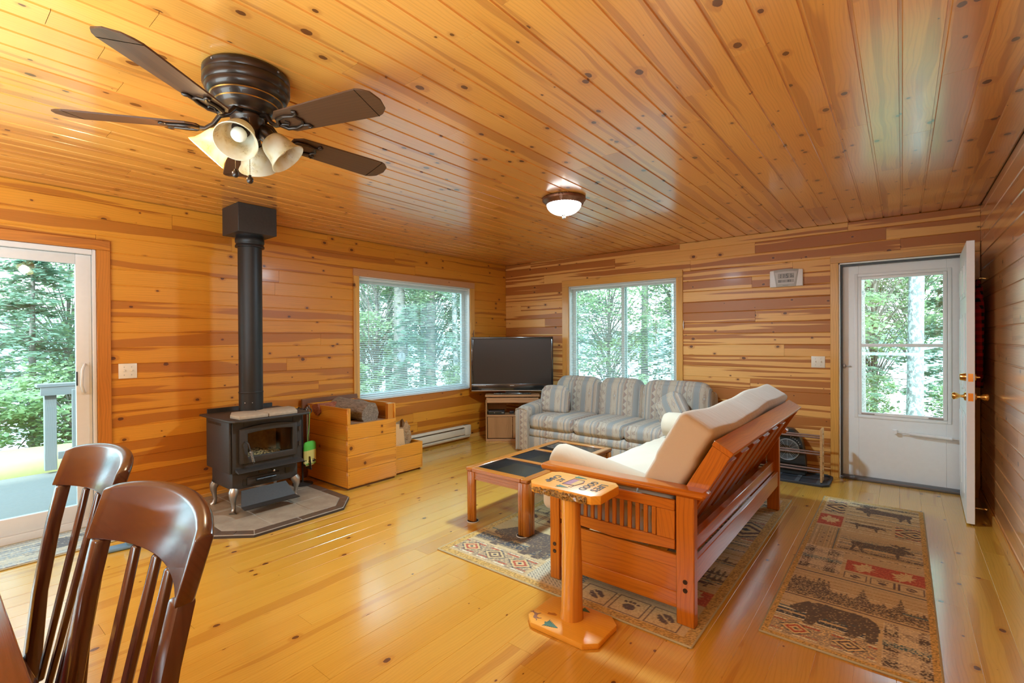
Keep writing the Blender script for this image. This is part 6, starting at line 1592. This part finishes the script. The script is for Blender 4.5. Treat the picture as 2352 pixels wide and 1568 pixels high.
# upturned canoe
cn = thing('upturned_canoe', 'pale yellow upturned canoe lying beyond the deck', 'canoe', (-8.15, .2, -.38)); n = 24; m = 12; vs = []; fs = []
for k in range(n+1):
    s = -1+2*k/n; w_ = .42*(1-abs(s)**2.4)+.01; hh = .42*(1-.28*abs(s)**3)+.05*abs(s)**6
    for i in range(m+1): a = PI*i/m; vs.append((w_*math.cos(a), 2.3*s, .04+hh*math.sin(a)**.7 if 0 < i < m else .04))
for k in range(n):
    for i in range(m): a = k*(m+1)+i; fs.append((a, a+1, a+m+2, a+m+1))
put('hull', G().add(vs, fs), plain('yellow_hull', (.46, .42, .17), .4, var=.05), cn, local=True, smooth=True)
put('gunwale', G().tube([(.42*(1-abs(-1+k/8)**2.4)+.012, 2.3*(-1+k/8), .04) for k in range(17)], .018, 6).tube([(-.42*(1-abs(-1+k/8)**2.4)-.012, 2.3*(-1+k/8), .04) for k in range(17)], .018, 6), plain('gunwale_trim', (.4, .42, .4), .5), cn, local=True)

# ground, lake, far shore
tn = NT('forest_ground'); o_ = tn.n('ShaderNodeTexCoord').outputs['Object']; nn = tn.noise(o_, 1.4, 5, .7)
tn.bsdf(color=tn.mix(tn.smooth(nn, .35, .65), (.16, .24, .10), (.30, .36, .22)), rough=.95); M_gr = tn.m
N = 60; vs = []; fs = []
for i in range(N+1):
    for j in range(N+1):
        x = -34+60*i/N; y = -16+48*j/N; d = max(-x-11.5, y-13.5, -20)
        z = -.36-(.0 if d < 0 else min(1.4, d*.35))+.05*math.sin(x*1.3)*math.sin(y*1.7)
        if -7.9 < x < 3 and -8 < y < 8: z = -.42
        vs.append((x, y, z))
for i in range(N):
    for j in range(N): a = i*(N+1)+j; fs.append((a, a+N+1, a+N+2, a+1))
struct('ground', G().add(vs, fs), M_gr)
tn = NT('lake_water'); o_ = tn.n('ShaderNodeTexCoord').outputs['Object']
tn.bsdf(color=(.30, .36, .38), rough=.12, normal=tn.bump(tn.noise(o_, 2.2, 3), .12, .05)); 
struct('lake', box(-260, 200, -120, 300, -1.32, -1.15), tn.m)
tn = NT('far_forest'); o_ = tn.n('ShaderNodeTexCoord').outputs['Object']; tn.bsdf(color=tn.mix(tn.noise(o_, .8, 5, .7), (.22, .32, .30), (.36, .46, .42)), rough=1);  # pale bluish haze put into the far forest colour
n = 160; vs = []; fs = []
for k in range(n+1):
    a = 2*PI*k/n; R0 = 118+10*math.sin(3*a); hz = 4+1.5*math.sin(a*2+1)+1.0*math.sin(a*9)+.6*math.sin(a*23)+random.uniform(-.6, .6)
    for r, z in ((R0, -1.3), (R0+2, 2.5), (R0+14, hz), (R0+45, hz*1.25), (R0+60, -1.3)): vs.append((r*math.cos(a)*.95-4, r*math.sin(a)+2, z))
for k in range(n):
    for i in range(4): a = k*5+i; fs.append((a, a+1, a+6, a+5))
struct('far_shore', G().add(vs, fs), tn.m)
# foliage
def leaf_mat(name, c1, c2, tr=.35):
    t = NT(name); rnd = t.n('ShaderNodeObjectInfo').outputs['Random']; o = t.n('ShaderNodeTexCoord').outputs['Object']
    c = t.mix(t.math('ADD', t.math('MULTIPLY', t.noise(o, 3, 3), .8), t.math('MULTIPLY', rnd, .25), clamp=True), c1, c2)
    d = t.n('ShaderNodeBsdfDiffuse', {'Color': c}).outputs[0]; l = t.n('ShaderNodeBsdfTranslucent', {'Color': c}).outputs[0]
    return t.surf(t.n('ShaderNodeMixShader', {0: tr, 1: d, 2: l}).outputs[0])
M_con = leaf_mat('conifer_needles', (.20, .32, .23), (.38, .50, .36), .5); M_dec = leaf_mat('maple_leaves', (.34, .48, .24), (.55, .66, .40), .55)
def leaf_mesh(name, C, U, Vv, mat):
    n = len(C); V = np.stack([C-U, C+Vv*.9, C+U, C-Vv*.9], 1).reshape(-1, 3); me = bpy.data.meshes.new(name)
    me.vertices.add(4*n); me.vertices.foreach_set('co', V.ravel().astype(np.float32)); me.loops.add(4*n); me.loops.foreach_set('vertex_index', np.arange(4*n))
    me.polygons.add(n); me.polygons.foreach_set('loop_start', np.arange(0, 4*n, 4)); me.update(calc_edges=True); me.materials.append(mat); return me
def conifer(h, r, nb, per, seed, size=.05):
    rs = np.random.RandomState(seed); C = []; U = []; Vv = []; br = G()
    for k in range(nb):
        f = rs.rand()**.85; z = h*(.10+.88*f); L = r*(1-f)**.75*rs.uniform(.65, 1.1)+.15; a = rs.rand()*6.283; d = np.array([math.cos(a), math.sin(a), 0]); s_ = np.array([-math.sin(a), math.cos(a), 0]); dr = rs.uniform(.05, .4)
        t_ = rs.rand(per)**.7; lat = rs.uniform(-1, 1, per)*(.42*L*(1.05-t_)*np.minimum(1, t_*4)+.03)
        P = np.outer(L*t_, d)+np.outer(lat, s_); P[:, 2] = z-dr*L*t_**1.6-np.abs(lat)*.18+rs.uniform(-.04, .04, per)
        C.append(P); u = d[None]*.75+np.outer(np.sign(lat)*.75, s_)+rs.uniform(-.3, .3, (per, 3)); u /= np.linalg.norm(u, axis=1)[:, None]
        v = np.cross(u, rs.uniform(-.6, .6, (per, 3))+np.array([0, 0, 1.])); v /= np.linalg.norm(v, axis=1)[:, None]; sz = rs.uniform(.7, 1.4, per)[:, None]*size
        U.append(u*sz*1.5); Vv.append(v*sz*.55)
        if k % 2 == 0: br.tube([(0, 0, z), tuple(d*L*.5+np.array([0, 0, z-dr*L*.33])), tuple(d*L*.9+np.array([0, 0, z-dr*L*.85]))], [.018, .010, .004], 3, cap=False)
    return leaf_mesh('needles', np.concatenate(C), np.concatenate(U), np.concatenate(Vv), M_con), br
def broad(h, r, nc, per, seed, size=.06, z0=.3):
    rs = np.random.RandomState(seed); C = []; U = []; Vv = []; br = G()
    for k in range(nc):
        d = rs.normal(size=3); d /= np.linalg.norm(d); q = d*r*rs.uniform(.35, 1)**.6; ctr = np.array([q[0], q[1], h*(z0+(1-z0)*.5)+q[2]*h*(1-z0)*.5/r]); R0 = rs.uniform(.18, .42)*r*.7
        P = ctr+rs.normal(size=(per, 3))*R0*np.array([.6, .6, .28]); C.append(P)
        u = rs.normal(size=(per, 3))*np.array([1, 1, .35]); u /= np.linalg.norm(u, axis=1)[:, None]; v = np.cross(u, rs.uniform(-.5, .5, (per, 3))+np.array([0, 0, 1.])); v /= np.linalg.norm(v, axis=1)[:, None]
        sz = rs.uniform(.6, 1.3, per)[:, None]*size; U.append(u*sz); Vv.append(v*sz*.8)
        zb = max(h*.12, ctr[2]-r*.8); br.tube([(0, 0, zb), tuple(ctr*np.array([.5, .5, 1])-np.array([0, 0, (ctr[2]-zb)*.35])), tuple(ctr)], [.02, .012, .005], 3, cap=False)
    return leaf_mesh('leaves', np.concatenate(C), np.concatenate(U), np.concatenate(Vv), M_dec), br
def trunk_geo(h, r, n=10): return G().tube([(.03*math.sin(k*1.3)*h/8, .03*math.cos(k*1.7)*h/8, h*k/8) for k in range(9)], [r*(1.15 if k == 0 else 1-.75*k/8) for k in range(9)], n)
CON = []
for sd, (h, r, nb, per) in enumerate(((9, 2.3, 190, 62), (7, 1.9, 160, 60), (11, 2.6, 200, 62), (4.2, 1.5, 110, 60))):
    lm, br = conifer(h, r, nb, per, sd+1); bmz = br.mesh('branches'); bmz.materials.append(M_bark2); tm = trunk_geo(h, .035+h*.011).mesh('trunk', smooth=True); tm.materials.append(M_bark2); CON.append((lm, bmz, tm, h))
BRD = []
for sd, (h, r, nc, per, z0) in enumerate(((6.5, 2.2, 95, 80, .25), (2.2, 1.3, 55, 90, .05), (9, 2.6, 100, 80, .4))):
    lm, br = broad(h, r, nc, per, sd+11, z0=z0); bmz = br.mesh('branches'); bmz.materials.append(M_bark2); tm = trunk_geo(h*.9, .03+h*.008).mesh('trunk', smooth=True); tm.materials.append(M_birch if sd == 2 else M_bark2); BRD.append((lm, bmz, tm, h))
TREES = []
def tree(kind, v, x, y, s, rz, label, group, nm): TREES.append((kind, v, x, y, s, rz, label, group, nm))
def plant_all():
    views = {'the sliding door': (0, 181), 'the left window': (824, 1073), 'the back window': (1310, 1554), 'the white door window': (1975, 2171)}
    rows = {}
    for q in TREES:
        kind, v, x, y, s, rz, label, group, nm = q; d = Vector((x, y, 0)); px = 1176+F_PX*d.dot(r2)/max(.1, d.dot(fw)); dep = d.dot(fw)
        rad = 2.2*s*F_PX/max(dep, 1); best = min(views, key=lambda k: max(views[k][0]-px, px-views[k][1], 0)); gap = max(views[best][0]-px, px-views[best][1], 0)
        if gap > rad: continue
        rows.setdefault((nm, best), []).append((px, q))
    W_ = ['first', 'second', 'third', 'fourth', 'fifth', 'sixth', 'seventh', 'eighth', 'ninth', 'tenth', 'eleventh', 'twelfth', 'thirteenth']
    desc = {'conifer_tree': 'dark green conifer', 'leafy_tree': 'light green leafy tree', 'leafy_shrub': 'low light green leafy shrub'}
    for (nm, view), L in rows.items():
        L.sort(key=lambda t: t[0])
        for i, (px, (kind, v, x, y, s, rz, label, group, nm_)) in enumerate(L):
            if len(L) == 1: lab = f'only {desc[nm]} beyond {view}'
            else: lab = f'{W_[i]} {desc[nm]} from the left beyond {view}'
            lm, bmz, tm, h = (CON if kind == 'c' else BRD)[v]
            d = max(-x-11.5, y-13.5, -20); zg = -.40-(0 if d < 0 else min(1.4, d*.35))-.05
            t = thing(nm, lab, 'shrub' if nm == 'leafy_shrub' else 'tree', (x, y, zg), rz, {'conifer_tree': 'conifers outside', 'leafy_tree': 'leafy trees outside', 'leafy_shrub': 'leafy shrubs outside'}[nm]); t.scale = (s, s, s)
            for me, n_ in ((tm, 'trunk'), (bmz, 'branches'), (lm, 'foliage')):
                o = bpy.data.objects.new(n_, me); COL.objects.link(o); o.parent = t
                if n_ == 'foliage': o['kind'] = 'stuff'
rr = random.Random(11)
GL, GB = 'trees by the lake seen through the left windows', 'trees seen through the back window and door'
LC = 'dark green conifer by the lake beyond the left wall'; LB_ = 'light green leafy tree by the lake beyond the left wall'; LS = 'light green leafy shrub beyond the deck'
for (k, v, x, y, s) in (('c', 0, -11.3, 2.3, 1.0), ('c', 1, -12.2, .6, 1.0), ('c', 3, -10.2, 3.4, .95), ('c', 2, -13.5, 3.8, .95), ('c', 1, -11.2, 4.9, 1.0), ('c', 0, -14.5, -1.5, .8), ('c', 3, -10.6, 1.2, .8),
                        ('c', 2, -11.6, 6.8, 1.0), ('c', 0, -9.2, 8.2, 1.0), ('c', 1, -12.5, 9.4, 1.1), ('c', 2, -8.6, 11.0, 1.0), ('c', 3, -8.2, 6.6, .6), ('c', 0, -14.8, 7.6, 1.0), ('c', 1, -10.4, 12.4, 1.1), ('c', 0, -9.9, 10.3, .8), ('c', 1, -13.0, 14.5, 1.2), ('c', 0, -17, 11.5, 1.0)):
    tree(k, v, x, y, s, rr.random()*6, LC, GL, 'conifer_tree')
for (k, v, x, y, s) in (('b', 0, -13.0, 2.0, .7), ('b', 0, -9.8, 7.0, .75), ('b', 2, -13.2, 5.6, .9), ('b', 0, -10.8, 9.6, .9), ('b', 2, -15.5, .0, .75), ('b', 2, -14.0, 12.0, 1.0)):
    tree(k, v, x, y, s, rr.random()*6, LB_, GL, 'leafy_tree')
for (x, y, s) in ((-9.6, .3, .62), (-9.9, 1.6, .7), (-9.7, 2.9, .75), (-10.4, -.6, .6), (-8.4, 4.6, .6), (-9.6, 5.9, .7), (-8.0, 8.4, .6), (-9.3, 9.9, .7)):
    tree('b', 1, x, y, s, rr.random()*6, LS, 'leafy shrubs outside', 'leafy_shrub')
LC2, LB2 = 'dark green conifer behind the back wall', 'light green leafy tree behind the back wall'
for (v, x, y, s) in ((0, -4.4, 12.5, 1.0), (2, -6.4, 10.4, 1.0), (1, -2.5, 13.5, 1.1), (0, -.9, 15.0, 1.0), (2, 1.4, 15.5, 1.0), (1, 2.6, 12.6, .9), (3, .9, 13.0, .85), (1, -1.2, 12.0, .75), (0, -8.6, 14.0, 1.1), (2, -3.6, 17, 1.1), (3, -3.2, 10.4, .7), (0, 3.9, 16, 1), (1, -5.6, 15.5, 1)):
    tree('c', v, x, y, s, rr.random()*6, LC2, GB, 'conifer_tree')
for (v, x, y, s) in ((0, -3.2, 12.0, .95), (2, -5.0, 14.2, .9), (0, -1.7, 10.8, .7), (2, .2, 17, 1.0), (0, 1.9, 11.5, .75), (2, -2.0, 16, .9), (0, -4.9, 9.4, .6), (0, -.5, 13.6, .8)):
    tree('b', v, x, y, s, rr.random()*6, LB2, GB, 'leafy_tree')
for (x, y, s) in ((-3.9, 9.0, .5), (-1.6, 13.2, .55), (1.0, 11.6, .5), (2.2, 10.2, .5), (-.7, 12.6, .5)):
    tree('b', 1, x, y, s, rr.random()*6, 'light green leafy shrub behind the back wall', 'leafy shrubs outside', 'leafy_shrub')
plant_all()
def lone(label, x, y, r, h, mat, lean=(0, 0), zg=-.42, nm='tree_trunk'):
    t = thing(nm, label, 'tree', (x, y, zg))
    put('trunk', G().tube([(lean[0]*k/10, lean[1]*k/10, h*k/10) for k in range(11)], [r*(1.12 if k == 0 else 1-.45*k/10) for k in range(11)], 16), mat, t, local=True, smooth=True)
    g = G()
    for k in range(10):
        a = rr.random()*6; z = h*(.30+.06*k); L = rr.uniform(.5, 1.1); g.tube([(lean[0]*z/h, lean[1]*z/h, z), (lean[0]*z/h+L*.5*math.cos(a), lean[1]*z/h+L*.5*math.sin(a), z+L*.3), (lean[0]*z/h+L*math.cos(a), lean[1]*z/h+L*math.sin(a), z+L*.8)], [.03, .018, .008], 5)
    put('limbs', g, mat, t, local=True)
    me = BRD[0][0]; o = bpy.data.objects.new('foliage', me); COL.objects.link(o); o.parent = t; o.location = (lean[0]*.8, lean[1]*.8, h*.55); o.scale = (.8, .8, .6); o['kind'] = 'stuff'
    return t
lone('thick speckled pale trunk seen through the white door window', .135, 9.4, .105, 9, M_birch, (.1, 0))
lone('slim dark trunk left in the white door window', -.50, 9.6, .05, 9, M_bark2, (-.05, 0))
lone('thick grey trunk in the left half of the left window', -9.0, 7.03, .14, 10, M_bark2, (.05, .05))
lone('slim pale leaning trunk in the middle of the left window', -8.3, 8.2, .07, 9, M_birch, (-.7, .4))
lone('slim leaning trunk in the right part of the left window', -7.8, 9.6, .06, 9, M_birch, (-.8, -.3))
lone('pale slim trunk in the right pane of the back window', -3.35, 9.0, .06, 9, M_birch, (.05, 0))
lone('grey trunk in the left pane of the back window', -4.9, 11.2, .09, 9, M_bark2, (.1, 0))
lone('white birch trunk at the right edge of the back window', -2.95, 9.6, .08, 9, M_birch, (.1, 0))
